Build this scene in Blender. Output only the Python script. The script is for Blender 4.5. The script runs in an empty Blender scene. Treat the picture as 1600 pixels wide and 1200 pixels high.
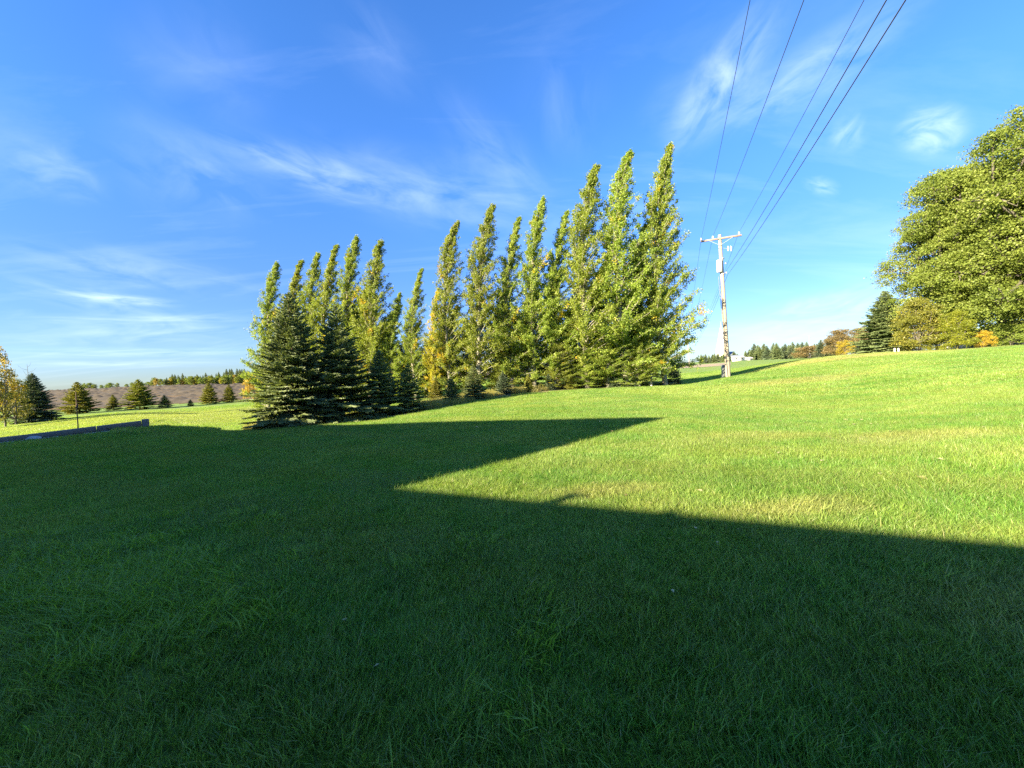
import bpy, math, random
import numpy as np
from mathutils import Matrix, Vector, Euler

random.seed(7)
RNG = np.random.default_rng(11)
C = bpy.context.scene.collection
R = math.radians

# ------------------------------------------------------------------ camera
F, CX, CY = 603.0, 800.0, 600.0          # focal length and centre in photograph pixels
PITCH, ROLL, EYE = 1.9, 2.75, 1.6
scene = bpy.context.scene
cam_data = bpy.data.cameras.new("camera")
cam = bpy.data.objects.new("camera", cam_data)
C.objects.link(cam)
cam_data.sensor_width = 36.0
cam_data.lens = 36.0 * F / 1600.0
cam_data.clip_start = 0.05
cam_data.clip_end = 9000
CAM_M = Matrix.Rotation(R(90 - PITCH), 3, 'X') @ Matrix.Rotation(R(-ROLL), 3, 'Z')
cam.matrix_world = Matrix.Translation((0, 0, EYE)) @ CAM_M.to_4x4()
scene.camera = cam

# ------------------------------------------------------------------ sun and sky
SUN_AZ, SUN_EL = 36.0, 21.0              # heading of the light (deg from +X to +Y) and elevation
SD = Vector((math.cos(R(SUN_AZ)), math.sin(R(SUN_AZ)), 0))
light = bpy.data.lights.new("sun", 'SUN')
light.energy = 3.8
light.angle = R(0.53)
light.color = (1.0, 0.84, 0.57)
sun = bpy.data.objects.new("sun", light)
C.objects.link(sun)
ldir = Vector((SD.x * math.cos(R(SUN_EL)), SD.y * math.cos(R(SUN_EL)), -math.sin(R(SUN_EL))))
sun.rotation_euler = ldir.to_track_quat('-Z', 'Y').to_euler()

vs = scene.view_settings
vs.view_transform = 'Standard'
vs.look = 'None'
vs.gamma = 1.0
vs.exposure = 2.8
vs.use_curve_mapping = False
scene.cycles.use_denoising = False
scene.cycles.max_bounces = 6
scene.cycles.transparent_max_bounces = 4
scene.cycles.sample_clamp_indirect = 4


def ray(px, py):
    v = CAM_M @ Vector(((px - CX) / F, (CY - py) / F, -1.0))
    return v


def at(px, py, Y):
    """world point seen at photograph pixel (px, py) on the plane y = Y"""
    v = ray(px, py)
    return Vector((0, 0, EYE)) + v * (Y / v.y)


# ---- world nodes
world = bpy.data.worlds.new("World")
scene.world = world
world.use_nodes = True
wt = world.node_tree
wt.nodes.clear()


class NT:
    """small helper to write node graphs"""

    def __init__(s, tree):
        s.t = tree

    def n(s, typ, ins=None, **kw):
        nd = s.t.nodes.new(typ)
        for k, v in kw.items():
            setattr(nd, k, v)
        for k, v in (ins or {}).items():
            sock = nd.inputs[k]
            if isinstance(v, bpy.types.NodeSocket):
                s.t.links.new(v, sock)
            else:
                sock.default_value = v
        return nd

    def m(s, op, a, b=0.0, c=0.0, clamp=False):
        nd = s.n('ShaderNodeMath', {0: a, 1: b, 2: c}, operation=op)
        nd.use_clamp = clamp
        return nd.outputs[0]

    def vm(s, op, a, b=(0, 0, 0)):
        nd = s.n('ShaderNodeVectorMath', {0: a, 1: b}, operation=op)
        return nd

    def mix(s, f, a, b, mode='MIX'):
        nd = s.n('ShaderNodeMix', None, data_type='RGBA', blend_type=mode)
        for sock, v in ((nd.inputs[0], f), (nd.inputs[6], a), (nd.inputs[7], b)):
            if isinstance(v, bpy.types.NodeSocket):
                s.t.links.new(v, sock)
            else:
                sock.default_value = v if not isinstance(v, tuple) or len(v) == 4 else (*v, 1)
        return nd.outputs[2]

    def ramp(s, f, stops, interp='LINEAR'):
        nd = s.n('ShaderNodeValToRGB', {0: f})
        cr = nd.color_ramp
        cr.interpolation = interp
        while len(cr.elements) < len(stops):
            cr.elements.new(0.5)
        for e, (p, c) in zip(cr.elements, stops):
            e.position = p
            e.color = (*c, 1) if len(c) == 3 else c
        return nd.outputs[0]

    def noise(s, vec, scale, detail=4, rough=0.55, dist=0.0):
        nd = s.n('ShaderNodeTexNoise', {'Scale': scale, 'Detail': detail, 'Roughness': rough, 'Distortion': dist})
        s.t.links.new(vec, nd.inputs['Vector'])
        return nd.outputs[0]


w = NT(wt)
sky = w.n('ShaderNodeTexSky', sky_type='NISHITA')
sky.sun_disc = False
sky.sun_elevation = R(SUN_EL)
sky.sun_rotation = math.atan2(-SD.x, -SD.y) % (2 * math.pi)
sky.air_density = 1.0
sky.dust_density = 0.35
sky.ozone_density = 2.2
tc = w.n('ShaderNodeTexCoord')
dirv = tc.outputs['Generated']
sep = w.n('ShaderNodeSeparateXYZ', {0: dirv})
az = w.m('ARCTAN2', sep.outputs[0], sep.outputs[1])
el = w.m('ARCSINE', sep.outputs[2])
ae = w.n('ShaderNodeCombineXYZ', {0: az, 1: el, 2: 0.0}).outputs[0]


def azel(px, py):
    v = ray(px, py).normalized()
    return Vector((math.atan2(v.x, v.y), math.asin(v.z)))


cloud_feats = [  # px ax, ay, bx, by, half-width px, opacity
    (350, 230, 680, 325, 34, .60), (470, 265, 930, 350, 60, .42), (180, 215, 430, 330, 70, .28),
    (0, 235, 170, 300, 42, .35), (0, 395, 430, 455, 34, .40), (90, 460, 290, 476, 9, .75),
    (0, 520, 430, 516, 26, .55), (0, 552, 420, 550, 8, .6), (0, 440, 300, 500, 24, .4), (0, 570, 420, 566, 7, .45), (60, 500, 420, 498, 9, .5),
    (1050, 240, 1205, 20, 46, .70), (1105, 215, 1420, 20, 44, .55), (1010, 215, 1150, 120, 60, .25),
    (1402, 218, 1510, 190, 40, 1.1), (1300, 235, 1345, 180, 30, .45), (1255, 285, 1310, 297, 15, .5),
    (1130, 522, 1420, 452, 28, .75), (1150, 540, 1380, 500, 20, .45),  (520, 5, 660, 150, 60, .12),
    (690, 160, 860, 340, 50, .20), (200, 60, 420, 190, 110, .16), (870, 60, 900, 260, 70, .12),
]
total = None
for k, (ax, ay, bx, by, hw, op) in enumerate(cloud_feats):
    A, B = azel(ax, ay), azel(bx, by)
    mx, my = (ax + bx) / 2, (ay + by) / 2
    L = math.hypot(bx - ax, by - ay)
    nx, ny = -(by - ay) / L * hw, (bx - ax) / L * hw
    c0 = azel(mx, my)
    u = (B - A) / 2
    v = azel(mx + nx, my + ny) - c0
    det = u.x * v.y - u.y * v.x
    ra = (v.y / det, -v.x / det, 0)
    rb = (-u.y / det, u.x / det, 0)
    p = w.vm('SUBTRACT', ae, (c0.x, c0.y, 0)).outputs[0]
    m1 = w.vm('DOT_PRODUCT', p, ra).outputs['Value']
    m2 = w.vm('DOT_PRODUCT', p, rb).outputs['Value']
    mm = w.n('ShaderNodeCombineXYZ', {0: m1, 1: m2, 2: 0.0}).outputs[0]
    ln = w.vm('LENGTH', mm).outputs['Value']
    fall = w.n('ShaderNodeMapRange', {0: ln, 1: 0.0, 2: 1.35, 3: 1.0, 4: 0.0}, interpolation_type='SMOOTHSTEP').outputs[0]
    asp = min(3.2, L / 2 / hw)
    q = w.n('ShaderNodeCombineXYZ', {0: w.m('MULTIPLY', m1, asp * 0.45), 1: w.m('MULTIPLY', m2, 1.05), 2: k * 7.3}).outputs[0]
    nz = w.noise(q, 1.1, 7, 0.56, 0.6)
    nn = w.n('ShaderNodeMapRange', {0: nz, 1: 0.36, 2: 0.74, 3: 0.0, 4: 1.0}).outputs[0]
    t = w.m('MULTIPLY', w.m('MULTIPLY', fall, nn), op)
    total = t if total is None else w.m('ADD', total, t)
# faint high cirrus over the whole dome
pl = w.m('ADD', w.m('MAXIMUM', sep.outputs[2], 0.0), 0.12)
pv = w.n('ShaderNodeCombineXYZ', {0: w.m('DIVIDE', sep.outputs[0], pl), 1: w.m('DIVIDE', sep.outputs[1], pl), 2: 0.0}).outputs[0]
mp = w.n('ShaderNodeMapping', {0: pv, 'Rotation': (0, 0, R(28)), 'Scale': (0.35, 1.3, 1)}).outputs[0]
g = w.noise(mp, 1.1, 8, 0.6, 1.2)
gg = w.n('ShaderNodeMapRange', {0: g, 1: 0.5, 2: 0.85, 3: 0.0, 4: 0.30}).outputs[0]
total = w.m('ADD', total, gg)
cl = w.m('MULTIPLY', w.m('MINIMUM', total, 1.0), 0.52)
hs = w.n('ShaderNodeHueSaturation', {'Hue': 0.512, 'Saturation': 1.22, 'Value': 1.0, 'Color': sky.outputs[0]})
tint = w.ramp(w.m('MULTIPLY', w.m('MAXIMUM', sep.outputs[2], 0.0), 1.6), [(0.0, (0.33, 0.42, 0.70)), (0.15, (0.37, 0.46, 0.73)), (0.35, (0.45, 0.57, 0.85)), (0.7, (0.62, 0.86, 1.06)), (1.0, (0.66, 0.95, 1.12))])
skyc = w.mix(1.0, hs.outputs[0], tint, 'MULTIPLY')
cloudy = w.mix(cl, skyc, (4.6, 5.3, 6.2, 1))
bg = w.n('ShaderNodeBackground', {'Color': cloudy, 'Strength': 0.051})
wo = w.n('ShaderNodeOutputWorld', {0: bg.outputs[0]})

# ------------------------------------------------------------------ terrain


def terrain_controls():
    pts = []
    for px, py, Y in [
        (1600, 540.5, 27), (1600, 540.5, 34), (1480, 548, 32), (1400, 551, 34), (1300, 557.5, 36), (1220, 571, 32),
        (1138, 590, 27), (1040, 603, 26), (970, 605, 25.5), (900, 609, 24.5), (800, 618, 22), (700, 636, 18),
        (560, 662, 14.6), (450, 667, 14.4), (400, 673, 14.3), (340, 674, 14.6), (290, 670, 15.4), (240, 668, 15.6),
        (220, 670, 15.0), (110, 682, 13.6), (0, 694, 12.4),
        (0, 684, 22), (200, 658, 25), (200, 648, 35), (300, 671, 20), (300, 661, 26), (340, 677, 17.5), (340, 672, 20), (390, 668, 20), (390, 657, 26), (300, 645, 40), (55, 660, 35), (125, 646, 47), (215, 640, 50),
        (300, 634, 54), (358, 629, 57), (390, 626, 60), (60, 645, 55), (200, 632, 70),
        (80, 611.8, 420), (216, 605.5, 420), (300, 602.5, 420), (390, 600, 420), (0, 616, 420), (-400, 634, 420),
        (1100, 599, 31), (1150, 585, 38), (1110, 583, 50), (1150, 573, 75), (1100, 576, 80), (1200, 567, 60),
        (1260, 561, 60), (1300, 558, 60), (1170, 563, 160), (1260, 560, 150), (1350, 553, 80), (1450, 547.5, 60), (1600, 540, 60),
        (1600, 541, 160), (800, 590, 70), (620, 610, 45), (600, 598, 100), (900, 582, 100),
        (700, 589, 420), (1000, 573, 420), (1300, 557, 420), (1600, 540, 420),
        (1025, 655, 10.6), (1600, 620, 9.5), (1600, 700, 5.0), (1300, 640, 12), (1300, 590, 20),
    ]:
        p = at(px, py, Y)
        pts.append((p.x, p.y, p.z))
    for x, y, z in [(0, 0, 0), (3, 1, .03), (-3, 1, 0), (0, 3, 0), (3, 3, .05), (-3, 4, 0), (0, 6, 0.02), (-6, 6, 0), (4, 6, .08),
                    (-10, 8, 0), (-5, 10, 0), (1, 11, .05), (0, -4, 0), (8, -3, .15), (-8, -3, 0), (0, -15, 0), (-15, 0, 0), (15, 0, .6),
                    (-20, -10, -.2), (20, -12, .6), (-16, 9, 0), (-28, 8, -.7), (-35, 15, -1.0), (-60, 10, -1.2), (60, 5, 1.7),
                    (0, -60, 0), (60, -60, .8), (-60, -60, -1), (0, -500, 1), (500, -200, 2), (-500, -200, 1), (500, 0, 2), (-500, 0, 1),
                    (-2500, 2500, 4), (0, 3500, 5), (2500, 2500, 5), (3500, 0, 4), (-3500, 0, 3), (0, -3500, 3), (2500, -2500, 3), (-2500, -2500, 3)]:
        pts.append((x, y, z))
    return np.array(pts)


TP = terrain_controls()


def warp(x, y):
    r = np.sqrt(x * x + y * y) + 1e-9
    k = np.log1p(r / 7.0) / r * 7.0
    return x * k, y * k


def _solve():
    wx, wy = warp(TP[:, 0], TP[:, 1])
    n = len(wx)
    d = np.sqrt((wx[:, None] - wx) ** 2 + (wy[:, None] - wy) ** 2)
    ph = np.sqrt(d ** 2 + 0.25)
    A = np.zeros((n + 3, n + 3))
    A[:n, :n] = ph + np.eye(n) * -0.02
    P = np.stack([np.ones(n), wx, wy], 1)
    A[:n, n:] = P
    A[n:, :n] = P.T
    b = np.zeros(n + 3)
    b[:n] = TP[:, 2]
    return wx, wy, np.linalg.solve(A, b)


TX, TY, TW = _solve()


def terr(x, y):
    x = np.atleast_1d(np.asarray(x, float))
    y = np.atleast_1d(np.asarray(y, float))
    wx, wy = warp(x, y)
    out = np.empty(len(wx))
    n = len(TX)
    for i in range(0, len(wx), 20000):
        a, b = wx[i:i + 20000], wy[i:i + 20000]
        d2 = (a[:, None] - TX) ** 2 + (b[:, None] - TY) ** 2
        out[i:i + 20000] = np.sqrt(d2 + 0.25) @ TW[:n] + TW[n] + TW[n + 1] * a + TW[n + 2] * b
    return out


def zt(x, y):
    return float(terr(x, y)[0])


def ground_at(px, Y):
    """ground point on the plane y = Y that shows in photograph column px (near its own row)"""
    py = 610
    for _ in range(12):
        p = at(px, py, Y)
        z = zt(p.x, Y)
        # project back for the row
        v = CAM_M.inverted() @ Vector((p.x, Y, z - EYE))
        py = CY - F * v.y / -v.z
        p = at(px, py, Y)
    return Vector((p.x, Y, zt(p.x, Y)))


# ------------------------------------------------------------------ mesh helpers
class Acc:
    def __init__(s):
        s.v, s.f3, s.f4, s.t, s.n = [], [], [], [], 0

    def add(s, v, f, tone=0.5):
        v = np.asarray(v, float).reshape(-1, 3)
        f = np.asarray(f, int)
        s.v.append(v)
        s.t.append(np.broadcast_to(np.asarray(tone, float), (len(v),)).copy())
        (s.f3 if f.shape[1] == 3 else s.f4).append(f + s.n)
        s.n += len(v)

    def mesh(s, name, mat, smooth=False):
        me = bpy.data.meshes.new(name)
        v = np.concatenate(s.v) if s.v else np.zeros((0, 3))
        f3 = np.concatenate(s.f3) if s.f3 else np.zeros((0, 3), int)
        f4 = np.concatenate(s.f4) if s.f4 else np.zeros((0, 4), int)
        me.vertices.add(len(v))
        me.vertices.foreach_set('co', v.ravel())
        nl = len(f3) * 3 + len(f4) * 4
        me.loops.add(nl)
        me.loops.foreach_set('vertex_index', np.concatenate([f3.ravel(), f4.ravel()]).astype(np.int32))
        me.polygons.add(len(f3) + len(f4))
        st = np.concatenate([np.arange(len(f3)) * 3, len(f3) * 3 + np.arange(len(f4)) * 4]).astype(np.int32)
        me.polygons.foreach_set('loop_start', st)
        if smooth:
            me.polygons.foreach_set('use_smooth', np.ones(len(st), bool))
        a = me.attributes.new('tone', 'FLOAT', 'POINT')
        a.data.foreach_set('value', np.concatenate(s.t))
        me.update(calc_edges=True)
        me.validate()
        me.materials.append(mat)
        return me


def link(name, me, parent=None, loc=None, rot=None):
    o = bpy.data.objects.new(name, me)
    C.objects.link(o)
    if parent:
        o.parent = parent
    if loc is not None:
        o.location = loc
    if rot is not None:
        o.rotation_euler = rot
    return o


def thing(name, label, cat, loc=(0, 0, 0), rot=(0, 0, 0), group=None):
    o = bpy.data.objects.new(name, None)
    o.empty_display_size = 0.3
    C.objects.link(o)
    o.location = loc
    o.rotation_euler = rot
    o['label'] = label
    o['category'] = cat
    if group:
        o['group'] = group
    return o


def tube(acc, pts, rad, sides=6, tone=0.5, cap=True):
    pts = [Vector(p) for p in pts]
    n = len(pts)
    V = []
    up = Vector((0.13, 0.27, 0.95))
    for i, p in enumerate(pts):
        t = (pts[min(i + 1, n - 1)] - pts[max(i - 1, 0)]).normalized()
        a = t.cross(up)
        if a.length < 1e-3:
            a = t.cross(Vector((1, 0, 0)))
        a.normalize()
        b = t.cross(a)
        r = rad[i] if hasattr(rad, '__len__') else rad
        for k in range(sides):
            th = 2 * math.pi * k / sides
            V.append(p + a * math.cos(th) * r + b * math.sin(th) * r)
    Fq = [(i * sides + k, i * sides + (k + 1) % sides, (i + 1) * sides + (k + 1) % sides, (i + 1) * sides + k)
          for i in range(n - 1) for k in range(sides)]
    acc.add([tuple(v) for v in V], Fq, tone)
    if cap:
        V2 = [tuple(v) for v in V[:sides]] + [tuple(pts[0])] + [tuple(v) for v in V[-sides:]] + [tuple(pts[-1])]
        F3 = [((k + 1) % sides, k, sides) for k in range(sides)] + \
             [(sides + 1 + k, sides + 1 + (k + 1) % sides, 2 * sides + 1) for k in range(sides)]
        acc.add(V2, F3, tone)


def box(acc, lo, hi, M=None, bev=0.0):
    (x0, y0, z0), (x1, y1, z1) = lo, hi
    if bev <= 0:
        V = [(x, y, z) for z in (z0, z1) for y in (y0, y1) for x in (x0, x1)]
        Fq = [(0, 2, 3, 1), (4, 5, 7, 6), (0, 1, 5, 4), (2, 6, 7, 3), (0, 4, 6, 2), (1, 3, 7, 5)]
        V = [Vector(v) for v in V]
        if M is not None:
            V = [M @ v for v in V]
        acc.add([tuple(v) for v in V], Fq)
    else:
        import bmesh
        bm = bmesh.new()
        r = bmesh.ops.create_cube(bm, size=1)
        bmesh.ops.scale(bm, vec=(x1 - x0, y1 - y0, z1 - z0), verts=bm.verts)
        bmesh.ops.translate(bm, vec=((x0 + x1) / 2, (y0 + y1) / 2, (z0 + z1) / 2), verts=bm.verts)
        bmesh.ops.bevel(bm, geom=bm.edges[:], offset=bev, segments=1, affect='EDGES')
        bmesh.ops.triangulate(bm, faces=bm.faces)
        bm.verts.index_update()
        V = [(M @ v.co if M is not None else v.co) for v in bm.verts]
        acc.add([tuple(v) for v in V], [[v.index for v in f.verts] for f in bm.faces])
        bm.free()


# ------------------------------------------------------------------ materials
def mat_new(name):
    m = bpy.data.materials.new(name)
    m.use_nodes = True
    m.node_tree.nodes.clear()
    return m, NT(m.node_tree)


def mat_simple(name, col, rough=0.7, var=0.25, scale=8.0, bump=0.2, metal=0.0, stretch=(1, 1, 1), col2=None):
    m, n = mat_new(name)
    tcn = n.n('ShaderNodeTexCoord')
    mpn = n.n('ShaderNodeMapping', {0: tcn.outputs['Object'], 'Scale': stretch}).outputs[0]
    nz = n.noise(mpn, scale, 6, 0.6)
    nz2 = n.noise(mpn, scale * 5, 4, 0.6)
    lo = tuple(c * (1 - var) for c in col)
    hi = col2 or tuple(min(1, c * (1 + var)) for c in col)
    f = n.m('ADD', n.m('MULTIPLY', nz, 0.65), n.m('MULTIPLY', nz2, 0.35))
    c = n.ramp(f, [(0.35, lo), (0.65, hi)])
    b = n.n('ShaderNodeBump', {'Strength': bump, 'Distance': 0.02, 'Height': f})
    p = n.n('ShaderNodeBsdfPrincipled', {'Base Color': c, 'Roughness': rough, 'Metallic': metal, 'Normal': b.outputs[0]})
    n.n('ShaderNodeOutputMaterial', {0: p.outputs[0]})
    return m


def mat_leaf(name, stops, trans=0.45, rough=0.45, spec=0.35, ovar=0.25):
    """foliage: colour from the per-leaf 'tone', some light passes through"""
    m, n = mat_new(name)
    at_ = n.n('ShaderNodeAttribute', attribute_name='tone')
    c = n.ramp(at_.outputs['Fac'], stops)
    oi = n.n('ShaderNodeObjectInfo')
    v = n.m('ADD', 1 - ovar / 2, n.m('MULTIPLY', oi.outputs['Random'], ovar))
    hsn = n.n('ShaderNodeHueSaturation', {'Hue': n.m('ADD', 0.49, n.m('MULTIPLY', oi.outputs['Random'], 0.02)), 'Saturation': 1.0, 'Value': v, 'Color': c})
    p = n.n('ShaderNodeBsdfPrincipled', {'Base Color': hsn.outputs[0], 'Roughness': rough, 'Specular IOR Level': spec})
    tcol = n.mix(1.0, hsn.outputs[0], (1.25, 1.25, 0.55, 1), 'MULTIPLY')
    tr = n.n('ShaderNodeBsdfTranslucent', {'Color': tcol})
    mx = n.n('ShaderNodeMixShader', {0: trans, 1: p.outputs[0], 2: tr.outputs[0]})
    n.n('ShaderNodeOutputMaterial', {0: mx.outputs[0]})
    return m


def lawn_colour(n, pos):
    """lawn colour as it varies over the ground (position in metres)"""
    big = n.noise(pos, 0.16, 4, 0.6, 0.4)
    mid = n.noise(pos, 0.75, 5, 0.65, 0.6)
    fin = n.noise(pos, 4.5, 4, 0.6)
    f = n.m('ADD', n.m('ADD', n.m('MULTIPLY', big, 0.40), n.m('MULTIPLY', mid, 0.38)), n.m('MULTIPLY', fin, 0.22))
    c = n.ramp(f, [(0.35, (0.072, 0.185, 0.028)), (0.46, (0.132, 0.245, 0.040)), (0.57, (0.215, 0.295, 0.060)), (0.70, (0.30, 0.325, 0.10))])
    # mowing bands that follow the hill on the right
    sp = n.n('ShaderNodeSeparateXYZ', {0: pos})
    wv = n.n('ShaderNodeTexWave', {'Vector': n.n('ShaderNodeMapping', {0: pos, 'Rotation': (0, 0, R(-62))}).outputs[0], 'Scale': 0.19, 'Distortion': 2.2, 'Detail': 2.0, 'Detail Scale': 0.4})
    c = n.mix(n.m('MULTIPLY', wv.outputs['Fac'], 0.34), c, (0.22, 0.25, 0.06, 1))
    # worn dry patches
    for (x, y, rx, ry, s) in DRY:
        d = n.vm('LENGTH', n.vm('MULTIPLY', n.vm('SUBTRACT', pos, (x, y, 0)).outputs[0], (1 / rx, 1 / ry, 0)).outputs[0]).outputs['Value']
        dn = n.m('ADD', d, n.m('MULTIPLY', n.m('SUBTRACT', mid, 0.5), 1.6))
        k = n.n('ShaderNodeMapRange', {0: dn, 1: 0.35, 2: 1.1, 3: s, 4: 0.0}, interpolation_type='SMOOTHSTEP').outputs[0]
        c = n.mix(k, c, (0.37, 0.31, 0.13, 1))
    return c


DRY = [(-26, 34, 22, 16, .35), (34, 33, 22, 7, .35), (2.75, 3.85, 1.1, 0.36, 0.38), (1.2, 4.75, 1.1, 0.35, 0.35), (6.5, 6.3, 1.6, 0.8, 0.35), (15, 20, 5, 1.6, 0.4), (26, 29.5, 9, 1.4, 0.6),
       (4.5, 7.5, 2.0, 0.8, 0.25), (2.9, 2.2, 1.0, .5, .35)]


def mat_lawn():
    m, n = mat_new("lawn_turf")
    g_ = n.n('ShaderNodeNewGeometry')
    c = lawn_colour(n, g_.outputs['Position'])
    fine = n.noise(g_.outputs['Position'], 40, 4, 0.7)
    # thatch between the blades is browner and darker than the blades
    c = n.mix(n.m('MULTIPLY', fine, 0.35), c, (0.060, 0.070, 0.020, 1))
    h = n.noise(g_.outputs['Position'], 14, 6, 0.7)
    b = n.n('ShaderNodeBump', {'Strength': 0.8, 'Distance': 0.04, 'Height': h})
    p = n.n('ShaderNodeBsdfPrincipled', {'Base Color': c, 'Roughness': 0.85, 'Specular IOR Level': 0.15, 'Normal': b.outputs[0]})
    n.n('ShaderNodeOutputMaterial', {0: p.outputs[0]})
    return m


def mat_blade(name, dry=0.0, bright=0.0):
    m, n = mat_new(name)
    g_ = n.n('ShaderNodeNewGeometry')
    c = lawn_colour(n, g_.outputs['Position'])
    t = n.n('ShaderNodeAttribute', attribute_name='tone').outputs['Fac']
    val = n.n('ShaderNodeMapRange', {0: t, 1: 0.0, 2: 1.0, 3: 0.58, 4: 1.72}).outputs[0]
    c = n.n('ShaderNodeHueSaturation', {'Hue': n.m('ADD', 0.487, n.m('MULTIPLY', n.m('FRACT', n.m('MULTIPLY', t, 7.13)), 0.034)), 'Saturation': 1.0, 'Value': val, 'Color': c}).outputs[0]
    k = n.m('MULTIPLY', n.m('GREATER_THAN', t, 0.93), 0.75)
    c = n.mix(k, c, (0.34, 0.30, 0.14, 1))
    if bright:
        c = n.mix(bright, c, (0.26, 0.40, 0.045, 1))
    if dry:
        c = n.mix(dry, c, (0.36, 0.29, 0.12, 1))
    p = n.n('ShaderNodeBsdfPrincipled', {'Base Color': c, 'Roughness': 0.42, 'Specular IOR Level': 0.4})
    tr = n.n('ShaderNodeBsdfTranslucent', {'Color': n.mix(1.0, c, (1.25, 1.35, 0.5, 1), 'MULTIPLY')})
    mx = n.n('ShaderNodeMixShader', {0: 0.5, 1: p.outputs[0], 2: tr.outputs[0]})
    n.n('ShaderNodeOutputMaterial', {0: mx.outputs[0]})
    return m


M_LAWN = mat_lawn()
M_BLADE = mat_blade("grass_blade")
M_COARSE = mat_blade('coarse_grass_blade', 0.0, 0.65)
M_DRYGRASS = mat_blade("dry_grass_blade", 0.7)
M_POPLAR = mat_leaf("poplar_leaf", [(0.0, (0.115, 0.170, 0.028)), (0.40, (0.230, 0.295, 0.044)), (0.74, (0.330, 0.375, 0.085)), (0.80, (0.38, 0.36, 0.030)), (0.92, (0.52, 0.40, 0.03)), (1.0, (0.50, 0.28, 0.05))], 0.5, 0.45, 0.3)
M_OLIVE = mat_leaf("olive_leaf", [(0.0, (0.085, 0.11, 0.02)), (0.5, (0.185, 0.19, 0.030)), (1.0, (0.34, 0.29, 0.045))], 0.4)
M_GOLD = mat_leaf("golden_poplar_leaf", [(0.0, (0.20, 0.24, 0.03)), (0.35, (0.40, 0.38, 0.03)), (1.0, (0.56, 0.44, 0.04))], 0.45)
M_MAPLE = mat_leaf("broad_leaf", [(0.0, (0.080, 0.120, 0.022)), (0.5, (0.170, 0.220, 0.038)), (0.85, (0.250, 0.285, 0.070)), (1.0, (0.30, 0.29, 0.07))], 0.40, 0.5, 0.25)
M_LIME = mat_leaf("lime_leaf", [(0.0, (0.10, 0.14, 0.016)), (0.5, (0.20, 0.235, 0.022)), (1.0, (0.33, 0.33, 0.03))], 0.42)
M_YELLOW = mat_leaf("yellow_leaf", [(0.0, (0.15, 0.14, 0.02)), (0.5, (0.33, 0.27, 0.03)), (1.0, (0.48, 0.30, 0.03))], 0.4)
M_ORANGE = mat_leaf("orange_leaf", [(0.0, (0.22, 0.16, 0.02)), (0.5, (0.42, 0.31, 0.03)), (1.0, (0.55, 0.42, 0.05))], 0.4)
M_RUST = mat_leaf("rust_leaf", [(0.0, (0.10, 0.095, 0.038)), (0.5, (0.20, 0.155, 0.062)), (1.0, (0.29, 0.21, 0.085))], 0.3)
M_SPRUCE = mat_leaf("spruce_needle", [(0.0, (0.055, 0.085, 0.036)), (0.5, (0.155, 0.210, 0.088)), (1.0, (0.25, 0.30, 0.13))], 0.25, 0.5, 0.3)
M_SPRUCE_Y = mat_leaf("young_spruce_needle", [(0.0, (0.075, 0.095, 0.020)), (0.5, (0.200, 0.215, 0.038)), (1.0, (0.31, 0.30, 0.055))], 0.25, 0.5, 0.3)
M_SPRUCE_B = mat_leaf("blue_spruce_needle", [(0.0, (0.045, 0.070, 0.040)), (0.5, (0.105, 0.150, 0.082)), (1.0, (0.16, 0.21, 0.12))], 0.12, 0.5, 0.3)
M_BARK = mat_simple("grey_bark", (0.11, 0.10, 0.08), 0.9, 0.4, 6, 0.5, stretch=(1, 1, 0.2))
M_PBARK = mat_simple("pale_poplar_bark", (0.22, 0.21, 0.155), 0.85, 0.35, 5, 0.4, stretch=(1, 1, 0.3))
M_SBARK = mat_simple("brown_spruce_bark", (0.10, 0.065, 0.045), 0.9, 0.4, 9, 0.5)
M_POLE = mat_simple("weathered_pole_wood", (0.30, 0.25, 0.19), 0.85, 0.15, 5, 0.35, stretch=(6, 6, 0.25))
M_ARM = mat_simple("crossarm_wood", (0.19, 0.15, 0.13), 0.9, 0.3, 6, 0.4)
M_WIRE = mat_simple("aluminium_wire", (0.10, 0.105, 0.12), 0.5, 0.1, 5, 0.0, metal=0.4)
M_PORC = mat_simple("glazed_porcelain", (0.40, 0.45, 0.46), 0.2, 0.1, 5, 0.0)
M_STEEL = mat_simple("galvanised_steel", (0.36, 0.37, 0.37), 0.5, 0.2, 9, 0.1, metal=0.5)
M_METERBOX = mat_simple("grey_enamel", (0.12, 0.135, 0.14), 0.5, 0.15, 6, 0.05)
M_WHITE = mat_simple("white_paint", (0.55, 0.545, 0.52), 0.6, 0.08, 3, 0.05)
M_TIMBER = mat_simple("railway_tie", (0.19, 0.165, 0.135), 0.9, 0.45, 7, 0.6, stretch=(0.3, 4, 4))
M_STONE = mat_simple("pale_stone", (0.42, 0.40, 0.36), 0.9, 0.3, 14, 0.5)
M_SIDING = mat_simple("beige_siding", (0.48, 0.43, 0.36), 0.7, 0.1, 3, 0.05)
M_SHINGLE = mat_simple("asphalt_shingle", (0.075, 0.07, 0.068), 0.95, 0.4, 30, 0.5)
M_ROOFGREY = mat_simple("blue_grey_roof", (0.19, 0.22, 0.26), 0.7, 0.2, 1.5, 0.1)
M_GLASS = mat_simple("window_glass", (0.03, 0.04, 0.05), 0.08, 0.1, 1, 0.0)
M_STUBBLE, n_ = mat_new("field_stubble")
_g = n_.n('ShaderNodeNewGeometry').outputs['Position']
_mp = n_.n('ShaderNodeMapping', {0: _g, 'Rotation': (0, 0, R(-8)), 'Scale': (0.05, 0.5, 1)}).outputs[0]
_a = n_.noise(_mp, 1.0, 6, 0.65)
_b = n_.noise(_g, 2.2, 5, 0.7)
_f = n_.m('ADD', n_.m('MULTIPLY', _a, 0.6), n_.m('MULTIPLY', _b, 0.4))
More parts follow.
